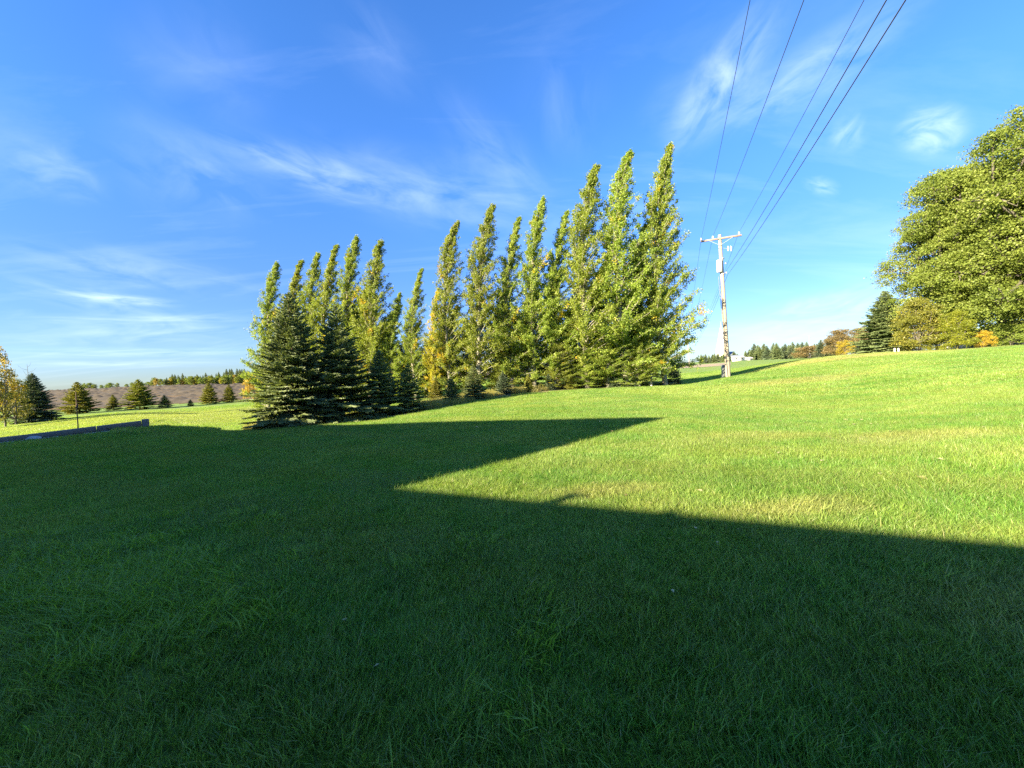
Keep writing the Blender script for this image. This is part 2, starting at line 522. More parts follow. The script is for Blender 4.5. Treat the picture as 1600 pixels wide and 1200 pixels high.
_c = n_.ramp(_f, [(0.36, (0.070, 0.046, 0.024)), (0.5, (0.135, 0.094, 0.048)), (0.64, (0.205, 0.150, 0.078))])
_p = n_.n('ShaderNodeBsdfPrincipled', {'Base Color': _c, 'Roughness': 0.95, 'Specular IOR Level': 0.1, 'Normal': n_.n('ShaderNodeBump', {'Strength': 0.8, 'Distance': 0.15, 'Height': _b}).outputs[0]})
n_.n('ShaderNodeOutputMaterial', {0: _p.outputs[0]})
M_STRAWFIELD = mat_simple('pale_straw_field', (0.27, 0.215, 0.12), 0.95, 0.25, 0.3, 0.1)
M_SWATH = mat_simple("cut_swath_straw", (0.045, 0.036, 0.024), 0.95, 0.4, 1.2, 0.6)
M_LITTER = mat_simple("needle_litter", (0.16, 0.125, 0.075), 0.95, 0.4, 7, 0.5, col2=(0.32, 0.26, 0.13))


# ------------------------------------------------------------------ ground
def polar_sheet(name, mat, r0, r1, nr, a0, a1, na, dz=0.0, mask=None, kind='structure', rough=0.0):
    rs = np.exp(np.linspace(np.log(r0), np.log(r1), nr))
    an = np.radians(np.linspace(a0, a1, na))      # angle from +Y to +X
    RR, AA = np.meshgrid(rs, an, indexing='ij')
    X, Y = (RR * np.sin(AA)).ravel(), (RR * np.cos(AA)).ravel()
    Z = terr(X, Y) + dz
    idx = np.arange(nr * na).reshape(nr, na)
    q = np.stack([idx[:-1, :-1], idx[1:, :-1], idx[1:, 1:], idx[:-1, 1:]], -1).reshape(-1, 4)
    if mask is not None:
        k = mask(X, Y)
        q = q[k[q].all(1)]
        used = np.unique(q)
        re = -np.ones(len(X), int)
        re[used] = np.arange(len(used))
        X, Y, Z, q = X[used], Y[used], Z[used], re[q]
    ac = Acc()
    ac.add(np.stack([X, Y, Z], 1), q[:, ::-1])
    o = link(name, ac.mesh(name, mat, True))
    o['kind'] = kind
    return o


polar_sheet('lawn', M_LAWN, 0.25, 6500, 190, -180, 180, 361)
# centre disc so that the sheet has no hole under the camera
ac = Acc()
th = np.linspace(0, 2 * np.pi, 37)[:-1]
ac.add(np.concatenate([np.stack([0.26 * np.sin(th), 0.26 * np.cos(th), terr(0.26 * np.sin(th), 0.26 * np.cos(th))], 1), [[0, 0, zt(0, 0)]]]),
       [((k + 1) % 36, k, 36) for k in range(36)])
o = link('lawn_patch_underfoot', ac.mesh('lawn_centre', M_LAWN, True))
o['kind'] = 'structure'


def field_edge(X):
    """y of the near edge of the stubble field on the left, as a function of x"""
    return np.interp(X, [-400, -90, -62, -48, -38, -20, 20], [60, 58, 60, 62, 64, 68, 84])


def in_field(X, Y):
    return (Y > field_edge(X)) & (X < 8 + (Y - 80) * 0.15)


polar_sheet('stubble_field', M_STUBBLE, 45, 6000, 150, -75, 22, 240, 0.03, in_field)
polar_sheet('harvested_field_far', M_STRAWFIELD, 104, 150, 30, 12, 29.6, 60, 0.03, None)

# cut swaths lying in rows across the stubble field (real ridges)
ac = Acc()
for k, y0 in enumerate([64, 70.5, 78, 87, 98, 112, 130, 153, 183, 222, 272, 335]):
    xs = np.arange(-1.5 * y0 - 12, 6, 0.9)
    rr = random.Random(k)
    yy = y0 - 0.05 * (xs + 40) + np.array([math.sin(x * 0.045 + k) * 0.9 + rr.uniform(-.25, .25) for x in xs])
    ok = in_field(xs, yy - 2)
    xs, yy = xs[ok], yy[ok]
    if len(xs) < 3:
        continue
    hh = np.array([max(0.03, (0.42 + 0.25 * math.sin(x * 0.21 + 3 * k) + rr.uniform(-.22, .22))) for x in xs]) * (1 + y0 / 260)
    ww = 0.85 + y0 / 200
    z = terr(xs, yy)
    prof = [(-1, -0.02), (-0.55, 0.6), (0.05, 1.0), (0.6, 0.55), (1, -0.02)]
    V = []
    for x, y, zz, h in zip(xs, yy, z, hh):
        for (u_, v_) in prof:
            V.append((x, y + u_ * ww * rr.uniform(.8, 1.2), zz + 0.03 + h * v_ * rr.uniform(.8, 1.2)))
    m_ = len(prof)
    ac.add(V, [(i * m_ + j, i * m_ + j + 1, (i + 1) * m_ + j + 1, (i + 1) * m_ + j) for i in range(len(xs) - 1) for j in range(m_ - 1)])
o = link('straw_swaths', ac.mesh('swath', M_SWATH))
o['kind'] = 'stuff'
o['label'] = 'brown cut swaths lying in long rows across the stubble field'
o['category'] = 'straw'

# strip of needle litter and bare soil under the tree row
ROW = [ground_at(px, Y) for px, Y in [(385, 15.4), (450, 15.4), (540, 15.6), (640, 17.2), (705, 19.2), (790, 23), (870, 25.2), (960, 26), (1060, 27.2)]]
ac = Acc()
V, prev = [], None
NR = 90
for i in range(NR):
    t = i / (NR - 1) * (len(ROW) - 1)
    a = min(int(t), len(ROW) - 2)
    p = ROW[a].lerp(ROW[a + 1], t - a)
    wd0 = 1.3 + 0.35 * math.sin(i * .7) + 0.2 * math.sin(i * 1.9)
    for j in range(7):
        y = p.y - wd0 + j / 6 * (wd0 + 3.4)
        x = p.x + (j / 6 - .4) * 0.5
        V.append((x, y, zt(x, y) + 0.012))
ac.add(V, [(i * 7 + j, (i + 1) * 7 + j, (i + 1) * 7 + j + 1, i * 7 + j + 1) for i in range(NR - 1) for j in range(6)])
o = link('soil_strip', ac.mesh('soil_strip', M_LITTER, True))
o['kind'] = 'structure'


# ------------------------------------------------------------------ grass (instanced clumps of real blades)
def blade_patch(name, size, n, h, wd, mat, seg=2, seed=0, lean=0.5):
    r = np.random.default_rng(seed)
    rad = size / 2 * np.sqrt(r.random(n)) * 1.08
    a = r.random(n) * 2 * np.pi
    cx, cy = rad * np.cos(a), rad * np.sin(a)
    H = h * (0.45 + 0.75 * r.random(n)) * (1 + (r.random(n) > 0.96) * 0.6)
    W = wd * (0.6 + 0.7 * r.random(n))
    phi = r.random(n) * 2 * np.pi
    # blades lean mostly one way (flow) with scatter
    ld = r.normal(0.6, 1.3, n)
    L = lean * (0.3 + 1.1 * r.random(n)) * H
    dx, dy = np.cos(ld) * L, np.sin(ld) * L
    wx, wy = np.cos(phi) * W / 2, np.sin(phi) * W / 2
    tone = r.random(n)
    ac_ = Acc()
    z0 = -0.012
    if seg == 1:
        V = np.stack([np.stack([cx - wx, cy - wy, np.full(n, z0)], 1), np.stack([cx + wx, cy + wy, np.full(n, z0)], 1),
                      np.stack([cx + dx, cy + dy, H], 1)], 1)
        ac_.add(V.reshape(-1, 3), np.arange(n * 3).reshape(-1, 3), np.repeat(tone, 3))
    else:
        m1x, m1y, m1z = cx + dx * .3, cy + dy * .3, H * .58
        V = np.stack([np.stack([cx - wx, cy - wy, np.full(n, z0)], 1), np.stack([cx + wx, cy + wy, np.full(n, z0)], 1),
                      np.stack([m1x + wx * .8, m1y + wy * .8, m1z], 1), np.stack([m1x - wx * .8, m1y - wy * .8, m1z], 1)], 1)
        ac_.add(V.reshape(-1, 3), np.arange(n * 4).reshape(-1, 4), np.repeat(tone, 4))
        V = np.stack([np.stack([m1x - wx * .8, m1y - wy * .8, m1z], 1), np.stack([m1x + wx * .8, m1y + wy * .8, m1z], 1),
                      np.stack([cx + dx, cy + dy, H], 1)], 1)
        ac_.add(V.reshape(-1, 3), np.arange(n * 3).reshape(-1, 3), np.repeat(tone, 3))
    return bpy.data.objects.new(name, ac_.mesh(name, mat))


def scatter_obj(name, objs, P, rot, scl, idx, label, cat):
    coll = bpy.data.collections.new(name + '_clumps')
    for o_ in objs:
        coll.objects.link(o_)
    me = bpy.data.meshes.new(name)
    me.vertices.add(len(P))
    me.vertices.foreach_set('co', np.asarray(P, float).ravel())
    for nm, ty, arr, key in (('rot', 'FLOAT_VECTOR', rot, 'vector'), ('scl', 'FLOAT', scl, 'value'), ('idx', 'INT', idx, 'value')):
        a_ = me.attributes.new(nm, ty, 'POINT')
        a_.data.foreach_set(key, np.asarray(arr).ravel())
    me.update()
    o_ = link(name, me)
    o_['kind'] = 'stuff'
    o_['label'] = label
    o_['category'] = cat
    ng = bpy.data.node_groups.new(name, 'GeometryNodeTree')
    ng.interface.new_socket('Geometry', in_out='INPUT', socket_type='NodeSocketGeometry')
    ng.interface.new_socket('Geometry', in_out='OUTPUT', socket_type='NodeSocketGeometry')
    N, Lk = ng.nodes, ng.links
    gi, go = N.new('NodeGroupInput'), N.new('NodeGroupOutput')
    ci = N.new('GeometryNodeCollectionInfo')
    ci.inputs['Collection'].default_value = coll
    ci.inputs['Separate Children'].default_value = True
    ci.inputs['Reset Children'].default_value = True
    ip = N.new('GeometryNodeInstanceOnPoints')
    ip.inputs['Pick Instance'].default_value = True
    for nm, ty, sk in (('rot', 'FLOAT_VECTOR', 'Rotation'), ('scl', 'FLOAT', 'Scale'), ('idx', 'INT', 'Instance Index')):
        na_ = N.new('GeometryNodeInputNamedAttribute')
        na_.data_type = ty
        na_.inputs['Name'].default_value = nm
        Lk.new([s_ for s_ in na_.outputs if s_.enabled][0], ip.inputs[sk])
    Lk.new(gi.outputs[0], ip.inputs['Points'])
    Lk.new(ci.outputs[0], ip.inputs['Instance'])
    Lk.new(ip.outputs[0], go.inputs[0])
    md = o_.modifiers.new('scatter', 'NODES')
    md.node_group = ng
    return o_


def lay(P, r):
    """euler rotations that sit a clump flat on the slope with a random heading"""
    e = 0.15
    zx = (terr(P[:, 0] + e, P[:, 1]) - terr(P[:, 0] - e, P[:, 1])) / (2 * e)
    zy = (terr(P[:, 0], P[:, 1] + e) - terr(P[:, 0], P[:, 1] - e)) / (2 * e)
    out = np.zeros((len(P), 3))
    for i in range(len(P)):
        q_ = Vector((-zx[i], -zy[i], 1)).to_track_quat('Z', 'Y')
        out[i] = (q_ @ Euler((0, 0, r.random() * 6.283)).to_quaternion()).to_euler()[:]
    return out


def ring_points(r0, r1, step, amax, r, extra=None):
    n = int(r1 / step) + 1
    gx = np.arange(-n, n + 1) * step
    X, Y = np.meshgrid(gx, gx)
    X, Y = X.ravel(), Y.ravel()
    X = X + (r.random(len(X)) - .5) * step * .8
    Y = Y + (r.random(len(Y)) - .5) * step * .8
    d = np.hypot(X, Y)
    an = np.abs(np.degrees(np.arctan2(X, Y)))
    k = (d >= r0) & (d < r1) & ((an < amax) | (d < 2.0))
    if extra is not None:
        k &= extra(X, Y)
    X, Y = X[k], Y[k]
    return np.stack([X, Y, terr(X, Y)], 1)


WALL_A, WALL_B = ground_at(222, 15.0), ground_at(0, 12.5)


def off_wall(X, Y):
    # keep a bare margin along the timber wall (gravel)
    d = Vector((WALL_B.x - WALL_A.x, WALL_B.y - WALL_A.y)).normalized()
    s_ = (X - WALL_A.x) * d.x + (Y - WALL_A.y) * d.y
    t_ = (X - WALL_A.x) * d.y - (Y - WALL_A.y) * d.x
    return ~((s_ > -0.3) & (np.abs(t_) < 0.42))


def not_litter(X, Y):
    rx = np.array([p.x for p in ROW])
    ry = np.array([p.y for p in ROW])
    yy = np.interp(X, rx, ry)
    inside = (X > rx[0] - .3) & (X < rx[-1] + .3) & (Y > yy - 1.1) & (Y < yy + 3.0)
    return ~inside & off_wall(X, Y)


r_ = np.random.default_rng(5)
near = [blade_patch(f'grass_clump_near_{k}', 0.52, 1500, 0.072, 0.0046, M_BLADE, 2, 20 + k, 0.65) for k in range(5)]
P = ring_points(0.0, 6.5, 0.30, 74, r_)
scatter_obj('grass_near', near, P, lay(P, r_), 0.85 + 0.35 * r_.random(len(P)), r_.integers(0, 5, len(P)),
            'short green lawn grass blades around the photographer', 'grass')
midp = [blade_patch(f'grass_clump_mid_{k}', 0.95, 2300, 0.058, 0.0075, M_BLADE, 1, 40 + k, 0.6) for k in range(4)]
P = ring_points(6.2, 19, 0.55, 70, r_, not_litter)
scatter_obj('grass_middle', midp, P, lay(P, r_), 0.85 + 0.35 * r_.random(len(P)), r_.integers(0, 4, len(P)),
            'short lawn grass across the middle of the lawn', 'grass')
farp = [blade_patch(f'grass_clump_far_{k}', 2.4, 3600, 0.062, 0.02, M_BLADE, 1, 60 + k, 0.6) for k in range(3)]
P = ring_points(18.4, 62, 1.6, 66, r_, lambda X, Y: not_litter(X, Y) & (~in_field(X, Y)))
scatter_obj('grass_far', farp, P, lay(P, r_), 0.85 + 0.35 * r_.random(len(P)), r_.integers(0, 3, len(P)),
            'short lawn grass on the far slope of the lawn', 'grass')
# broad-bladed coarse grass patch on the left
coarse = [blade_patch(f'grass_clump_coarse_{k}', 0.30, 110, 0.108, 0.0085, M_COARSE, 2, 80 + k, 1.0) for k in range(3)]
P = []
for k in range(360):
    px = random.gauss(150, 110)
    py = random.gauss(925, 42)
    v = ray(px, py)
    p = Vector((0, 0, EYE)) + v * (EYE / -v.z)
    P.append((p.x, p.y, zt(p.x, p.y)))
for k in range(25):
    a, d = random.uniform(-60, 5), random.uniform(1.6, 6)
    x, y = d * math.sin(R(a)), d * math.cos(R(a))
    P.append((x, y, zt(x, y)))
P = np.array(P)
scatter_obj('coarse_grass', coarse, P, lay(P, r_), 0.6 + 0.6 * r_.random(len(P)), r_.integers(0, 3, len(P)),
            'coarse broad-bladed grass patch in the shaded lawn at lower left', 'grass')
# tall dry grass under the tree row
tall = [blade_patch(f'tall_grass_clump_{k}', 0.8, 420, 0.30, 0.012, M_DRYGRASS, 2, 90 + k, 0.6) for k in range(3)]
P = []
for k in range(420):
    t = random.random() * (len(ROW) - 1)
    a = min(int(t), len(ROW) - 2)
    p = ROW[a].lerp(ROW[a + 1], t - a)
    if a < 3 and random.random() < .6:
        continue
    x, y = p.x + random.uniform(-.4, .4), p.y + random.uniform(-.2, 3.6)
    P.append((x, y, zt(x, y)))
P = np.array(P)
scatter_obj('tall_dry_grass', tall, P, lay(P, r_), 0.45 + 0.8 * r_.random(len(P)), r_.integers(0, 3, len(P)),
            'tall pale dry grass under the row of spruces and poplars', 'grass')


# fallen leaves on the lawn
def fallen_leaves():
    ac_ = Acc()
    r = random.Random(3)
    spots = [(745, 672, .07), (700, 659, .06), (782, 743, .05), (1441, 774, .07), (1332, 500 + 173, .06)]
    P_ = []
    for px, py, s_ in spots:
        v = ray(px, py)
        p = Vector((0, 0, EYE)) + v * (EYE / -v.z)
        P_.append((p.x, p.y, s_))
    for k in range(420):
        a, d = R(r.uniform(8, 58)), 4 + 38 * r.random() ** 0.75
        P_.append((d * math.sin(a), d * math.cos(a), r.uniform(.02, .042)))
    for k in range(60):
        a, d = R(r.uniform(-58, 30)), 2 + 16 * r.random()
        P_.append((d * math.sin(a), d * math.cos(a), r.uniform(.010, .022)))
    for x, y, s_ in P_:
        z = zt(x, y) + 0.058
        th_ = r.random() * 6.28
        c_, n_s = math.cos(th_), math.sin(th_)
        tl = r.uniform(-.6, .6)
        pts = [(-1, 0, 0), (-.2, -.62, .2 + tl * .3), (1.1, 0, tl * .4), (-.2, .62, .2)]
        V_ = [(x + s_ * (a_ * c_ - b_ * n_s), y + s_ * (a_ * n_s + b_ * c_), z + s_ * h_) for a_, b_, h_ in pts]
        ac_.add(V_, [(0, 1, 2), (0, 2, 3)], r.random())
    m = mat_leaf("fallen_leaf", [(0.0, (0.20, 0.12, 0.06)), (0.3, (0.42, 0.34, 0.14)), (1.0, (0.58, 0.50, 0.26))], 0.2)
    o_ = link('fallen_leaves', ac_.mesh('fallen_leaves', m))
    o_['kind'] = 'stuff'
    o_['label'] = 'pale fallen leaves scattered over the lawn'
    o_['category'] = 'leaves'


fallen_leaves()


# ------------------------------------------------------------------ trees
def leaf_quads(acc, P, size, r, tone, up=0.35, aspect=0.62, flat=None):
    """one folded kite per leaf at every point of P"""
    n = len(P)
    d = r.normal(size=(n, 3))
    d[:, 2] -= up
    d /= np.linalg.norm(d, axis=1)[:, None]
    e = r.normal(size=(n, 3))
    if flat is not None:
        d[:, 2] *= flat
        d /= np.linalg.norm(d, axis=1)[:, None]
        e[:, 2] *= flat
    e -= (e * d).sum(1)[:, None] * d
    e /= np.linalg.norm(e, axis=1)[:, None]
    s = (size * (0.6 + 0.8 * r.random(n)))[:, None]
    nn = np.cross(d, e)
    V = np.stack([P, P + d * s * .45 + e * s * .5 * aspect + nn * s * .08, P + d * s, P + d * s * .45 - e * s * .5 * aspect + nn * s * .08], 1)
    acc.add(V.reshape(-1, 3), np.arange(n * 4).reshape(-1, 4), np.repeat(tone, 4))


def make_poplar(seed, H=10.0, wide=1.0, low=0.06, gold=0.0, leaf=0.085, density=1.0, skirt=0.0):
    r = np.random.default_rng(seed)
    lean = 0.095 + 0.05 * r.random()

    def axis(t):
        return np.array([H * lean * t ** 3.2 + 0.10 * math.sin(5 * t + seed), 0.10 * math.sin(4 * t + 2 * seed), H * t])

    tr = Acc()
    ts = np.linspace(0, 1, 14)
    tube(tr, [axis(t) for t in ts], [max(0.008, 0.0125 * H * (1 - t) ** 0.85 + 0.006) for t in ts], 8)
    cr = Acc()
    nl = int(235 * density)
    P, T = [], []
    for k in range(nl):
        t = low + (0.985 - low) * ((k + r.random()) / nl) ** 0.92
        base = axis(t)
        # crown profile: narrow top, broad lower third
        prof = 0.045 + 0.160 * (1 - t) ** 0.85 + (0.15 + skirt) * max(0, 0.5 - t)
        L = H * prof * wide * (0.42 + 0.80 * r.random() ** 1.3)
        L = min(L, H * (0.010 + 0.30 * (1 - t)), H * 0.235)
        if t < low + .1:
            L *= 0.75
        a = r.random() * 2 * math.pi
        steep = min(0.50 + 1.25 * t, 0.05 + 4.5 * t)            # more upright towards the top
        d0 = np.array([math.cos(a), math.sin(a), steep * 1.15])
        d0 /= np.linalg.norm(d0)
        wind = np.array([0.32, 0.04, 0.12]) * (0.15 + t)
        pts = [base + d0 * L * s_ * (1.25 if t > .4 else 1.05) + wind * L * s_ * s_ - np.array([0, 0, 0.25 * L * s_ * s_ * (1 - t)]) for s_ in np.linspace(0, 1, 5)]
        tube(tr, pts, [0.0028 * H * (1 - t * .7) * (1 - .8 * s_) + .003 for s_ in np.linspace(0, 1, 5)], 4, cap=False)
        pts = np.array(pts)
        ntw = max(4, int(L * 10))
        tl = r.random()
        isg = r.random() < gold
        for j in range(ntw):
            s_ = 0.12 + 0.9 * r.random() ** 0.8
            i = min(3, int(s_ * 4))
            q = pts[i] + (pts[i + 1] - pts[i]) * (s_ * 4 - i)
            tw = r.normal(size=3) * np.array([1, 1, .7]) + d0 * 1.0 + wind * 1.5
            tw /= np.linalg.norm(tw)
            tlh = (0.14 + 0.24 * r.random()) * min(1.2, .34 + 1.5 * (1 - t)) * H / 12
            m = int(17 + 12 * r.random())
            f = r.random(m)
            Q = q + tw * tlh * f[:, None] + r.normal(size=(m, 3)) * 0.042 * H / 10
            P.append(Q)
            tn = np.clip(0.30 * tl + 0.38 * r.random(m) + 0.06, 0, 0.76)
            if isg:
                tn = 0.78 + 0.2 * r.random(m)
            elif r.random() < 0.012:
                tn = 0.78 + 0.2 * r.random(m)
            T.append(tn)
    leaf_quads(cr, np.concatenate(P), leaf * H / 10, r, np.concatenate(T), 0.1, 0.8)
    return tr.mesh('poplar_trunk', M_PBARK, True), cr.mesh('poplar_crown', M_POPLAR), axis(1.0)


def make_broadleaf(seed, H, Rr, lobes, nclump, per, leaf, trunk=0.30, low=0.12, mat=None, bark=None, stems=1, csize=0.42, lean=0.0):
    """broad tree: trunk, limbs that reach into the lobes, leaf clumps over each lobe's shell"""
    r = np.random.default_rng(seed)
    tr, cr = Acc(), Acc()
    fork = np.array([0, 0, H * trunk])
    for s_ in range(stems):
        off = np.array([0.0, 0.0, 0.0]) if stems == 1 else np.append(r.normal(size=2) * 0.12 * Rr * .5, 0)
        pts = [off + np.array([0, 0, -0.1]), off + fork * .5 + np.append(r.normal(size=2) * .03 * H * .3, 0), off * 1.5 + fork]
        tube(tr, pts, [0.020 * H / math.sqrt(stems) + .01, 0.016 * H / math.sqrt(stems) + .01, 0.014 * H / math.sqrt(stems) + .006], 8)
    P, T = [], []
    vol = np.array([(l[3] * l[4]) for l in lobes])
    for (lx, ly, lz, lr, lh, lt), vv in zip(lobes, vol / vol.sum()):
        c = np.array([lx, ly, lz])
        mid = fork + (c - fork) * .5 + r.normal(size=3) * .05 * H
        tube(tr, [fork * 0.95, mid, c], [0.010 * H, 0.007 * H, 0.003 * H], 6, cap=False)
        n = int(nclump * vv)
        for k in range(n):
            d = r.normal(size=3)
            d /= np.linalg.norm(d)
            if d[2] < -0.35 and r.random() < 0.6:
                d[2] *= -1
            rad = (0.60 + 0.42 * r.random() ** 0.6)
            q = c + d * np.array([lr, lr, lh]) * rad
            if q[2] < H * low * (0.6 + .8 * r.random()):
                continue
            if k % 5 == 0:
                tube(tr, [c + (q - c) * .15, c + (q - c) * .6 + r.normal(size=3) * .02 * H, q], [0.0035 * H, 0.002 * H, 0.001 * H], 4, cap=False)
            m = int(per * (0.6 + .8 * r.random()))
            cs = csize * (0.6 + .8 * r.random())
            g_ = np.clip(r.normal(size=(m, 3)), -1.7, 1.7) * np.array([cs, cs, cs * .42])
            # clump droops outwards
            g_[:, 2] -= 0.35 * np.hypot(g_[:, 0], g_[:, 1])
            P.append(q + g_)
            T.append(np.clip(lt + 0.25 * (r.random() - .5) + 0.35 * (r.random(m) - .5), 0, 1))
    leaf_quads(cr, np.concatenate(P), leaf, r, np.concatenate(T), 0.25, 0.85)
    return tr.mesh('tree_trunk', bark or M_BARK, True), cr.mesh('tree_crown', mat or M_MAPLE)


def make_spruce(seed, H, Rb, whorls, per, twig=0.06, mat=None, gap=0.02, thin_top=0.0, needle=0.030, rise0=0.10):
    """spruce of unit design: whorls of branches, flat sprays of twigs, needles as thin slivers"""
    r = np.random.default_rng(seed)
    tr, cr = Acc(), Acc()
    ts = np.linspace(0, 1, 8)
    tube(tr, [(0.02 * math.sin(6 * t + seed), 0.02 * math.cos(5 * t), H * t) for t in ts], [0.013 * H * (1 - t) + .006 for t in ts], 8)
    A, B, Wd, Tn = [], [], [], []
    for wv in range(whorls):
        t = gap + (0.97 - gap) * (wv / (whorls - 1)) ** 0.95
        z = H * t
        Rm = Rb * (1 - t) ** 0.86 * (0.92 + .16 * r.random()) + 0.04 * H * .3
        if t < 0.10:
            Rm *= 0.80 + 2 * t
        nb = int(per * (0.65 + 0.5 * (1 - t)))
        ph = r.random() * 6.28
        for b in range(nb):
            a = ph + 2 * math.pi * (b + 0.5 * (r.random() - .5)) / nb
            L = Rm * (0.72 + 0.42 * r.random())
            if thin_top and t > .55 and r.random() < thin_top:
                continue
            if r.random() < .05:
                L *= 0.5
            h = np.array([math.cos(a), math.sin(a), 0.0])
            sd = np.array([-math.sin(a), math.cos(a), 0.0])
            rise = rise0 + 0.55 * t + 0.08 * r.normal()
            z0 = z + 0.02 * H * (r.random() - .5)

            def bp(s_):
                return h * L * s_ + np.array([0, 0, z0 + L * (rise * s_ - (0.34 - .3 * t) * s_ * s_ + 0.14 * s_ ** 3)]) + sd * (0.05 * L * math.sin(3 * s_ + b))
            bpt = [bp(s_) for s_ in (0, .35, .7, 1)]
            tube(tr, bpt, [0.006 * L + .006, 0.004 * L + .004, .004, .002], 3, cap=False)
            n = max(4, int(L / twig))
            tb = r.random()
            for k in range(n):
                s_ = 0.16 + 0.84 * (k + r.random()) / n
                q = bp(s_)
                q2 = bp(min(1.03, s_ + .05))
                fw = (q2 - q)
                fw /= np.linalg.norm(fw) + 1e-9
                for side in (-1, 1):
                    tl = (0.42 * (1.06 - s_) + 0.10) * L ** 0.75 * (0.6 + .6 * r.random())
                    tl = min(tl, 0.62)
                    d = fw * (0.62 + .3 * r.random()) + side * sd * (0.75 + .3 * r.random()) + np.array([0, 0, -0.10 + .22 * r.random()])
                    d /= np.linalg.norm(d)
                    e1 = q + d * tl
                    A.append(q)
                    B.append(e1)
                    Wd.append(needle)
                    Tn.append(np.clip(.25 + .5 * tb * .6 + .35 * r.random(), 0, 1))
                    # side twiglets
                    for u_ in (0.35, 0.62, .85):
                        if tl > 0.13:
                            d2 = d + (fw if r.random() < .5 else side * sd) * 0.9 + r.normal(size=3) * .28
                            d2 /= np.linalg.norm(d2)
                            q3 = q + d * tl * u_
                            A.append(q3)
                            B.append(q3 + d2 * tl * (.42 - .15 * u_))
                            Wd.append(needle * .85)
                            Tn.append(np.clip(.3 + .5 * tb * .6 + .4 * r.random(), 0, 1))
            A.append(bp(.75))
            B.append(bp(1.06))
            Wd.append(needle)
            Tn.append(.6 + .3 * r.random())
    # leader shoots
    for k in range(8):
        A.append(np.array([0, 0, H * (.93 + .006 * k)]))
        B.append(np.array([.02 * H * r.normal() * .6, .02 * H * r.normal() * .6, H * (.97 + .008 * k)]))
        Wd.append(needle * .8)
        Tn.append(.6)
    A, B, Wd, Tn = np.array(A), np.array(B), np.array(Wd), np.array(Tn)
    D = B - A
    Ln = np.linalg.norm(D, axis=1)[:, None]
    D = D / Ln
    ref = r.normal(size=D.shape)
    S = np.cross(D, ref)
    S /= np.linalg.norm(S, axis=1)[:, None]
    N = np.cross(D, S)
    n = len(A)
    for ax_ in (S, N):
        w_ = (Wd * (0.75 + .5 * r.random(n)))[:, None]
        V = np.stack([A - D * .0, A + D * Ln * .35 + ax_ * w_, B, A + D * Ln * .35 - ax_ * w_], 1)
        cr.add(V.reshape(-1, 3), np.arange(n * 4).reshape(-1, 4), np.repeat(Tn, 4))
    return tr.mesh('spruce_trunk', M_SBARK, True), cr.mesh('spruce_crown', mat or M_SPRUCE)


def put_tree(kind, meshes, label, loc, scale, rotz=0.0, tilt=(0, 0), group=None, cat='tree', mat=None):
    root = thing(kind, label, cat, loc, (tilt[0], tilt[1], rotz), group)
    root.scale = scale if hasattr(scale, '__len__') else (scale,) * 3
    t = link('trunk', meshes[0], root)
    c = link('crown', meshes[1], root)
    if mat is not None:
        c.material_slots[0].link = 'OBJECT'
        c.material_slots[0].material = mat
    return root


# ---- poplars
POP = [make_poplar(100 + k, 10, w_, lo_, g_, 0.060, d_, sk) for k, (w_, lo_, g_, d_, sk) in enumerate([
    (0.98, 0.05, .008, 1.05, 0.02), (0.92, 0.055, .012, 1.05, 0.02), (1.02, 0.04, .005, 1.15, .06), (0.88, 0.06, .015, .95, 0.02), (1.15, 0.03, .02, 1.25, .10), (0.8, .06, .35, .9, 0),
    (0.96, 0.05, .01, 1.05, 0.03), (0.9, 0.055, .01, 1.1, 0.02), (1.0, 0.04, .005, 1.15, .06), (0.86, 0.06, .02, 1.0, 0.02)])]
POP_ALT = {0: 6, 1: 7, 2: 8, 3: 9}
N_POP = [0]


def poplar(base_px, ax_, ay_, Y, var, label, rz=None, wide=1.0, mat=None, group='row of windswept poplars'):
    b = ground_at(base_px, Y)
    apex = at(ax_, ay_, Y)
    H = apex.z - b.z
    N_POP[0] += 1
    if N_POP[0] % 2:
        var = POP_ALT.get(var, var)
    m = POP[var]
    s = H / 10.0
    ang = math.atan2(apex.x - b.x, H) - math.atan2(m[2][0], 10.0)
    put_tree('poplar_tree', m, label, b, (s * wide, s * wide, s), 0.0, (0, ang), group, mat=mat)


G = 'in the left clump of windswept poplars'
poplar(418, 437, 411, 27.5, 1, 'leftmost windswept poplar, rising behind the big dark spruce', wide=0.97)
poplar(452, 472, 406, 27, 3, 'second poplar from the left, slim top behind the big dark spruce', wide=0.97)
poplar(486, 500, 396, 27, 0, 'third poplar from the left, between two others of the left clump', wide=0.92)
poplar(512, 527, 383, 26.5, 3, 'fourth poplar from the left, slim and leaning right', wide=0.97)
poplar(545, 560, 372, 26.5, 1, 'tallest poplar of the left clump, fifth from the left', wide=1.02)
poplar(582, 594, 377, 26, 0, 'last tall poplar of the left clump, just before the gap', wide=1.07)
poplar(618, 624, 458, 26, 3, 'short poplar in the gap right of the left clump', wide=1.1)
poplar(650, 660, 420, 25.5, 3, 'narrow poplar with a thin pointed top standing in the gap', wide=0.97)
poplar(682, 688, 452, 25, 5, 'slim poplar turned golden yellow in the gap', wide=0.87, mat=M_GOLD)
poplar(702, 717, 349, 25, 1, 'first tall poplar right of the gap, above the small dark spruces', wide=0.97)
poplar(752, 770, 321, 25, 0, 'second tall poplar right of the gap with a blunt top', wide=1.02)
poplar(800, 813, 340, 25.5, 3, 'slender poplar with an orange tuft at its tip', wide=0.97)
poplar(835, 852, 312, 25.5, 1, 'poplar with orange flecks high in its crown, right of the slender one', wide=0.97)
poplar(872, 888, 330, 26, 3, 'slim poplar just left of the three tallest', wide=0.97)
poplar(920, 930, 261, 25.5, 0, 'left one of the three tallest poplars', wide=1.07)
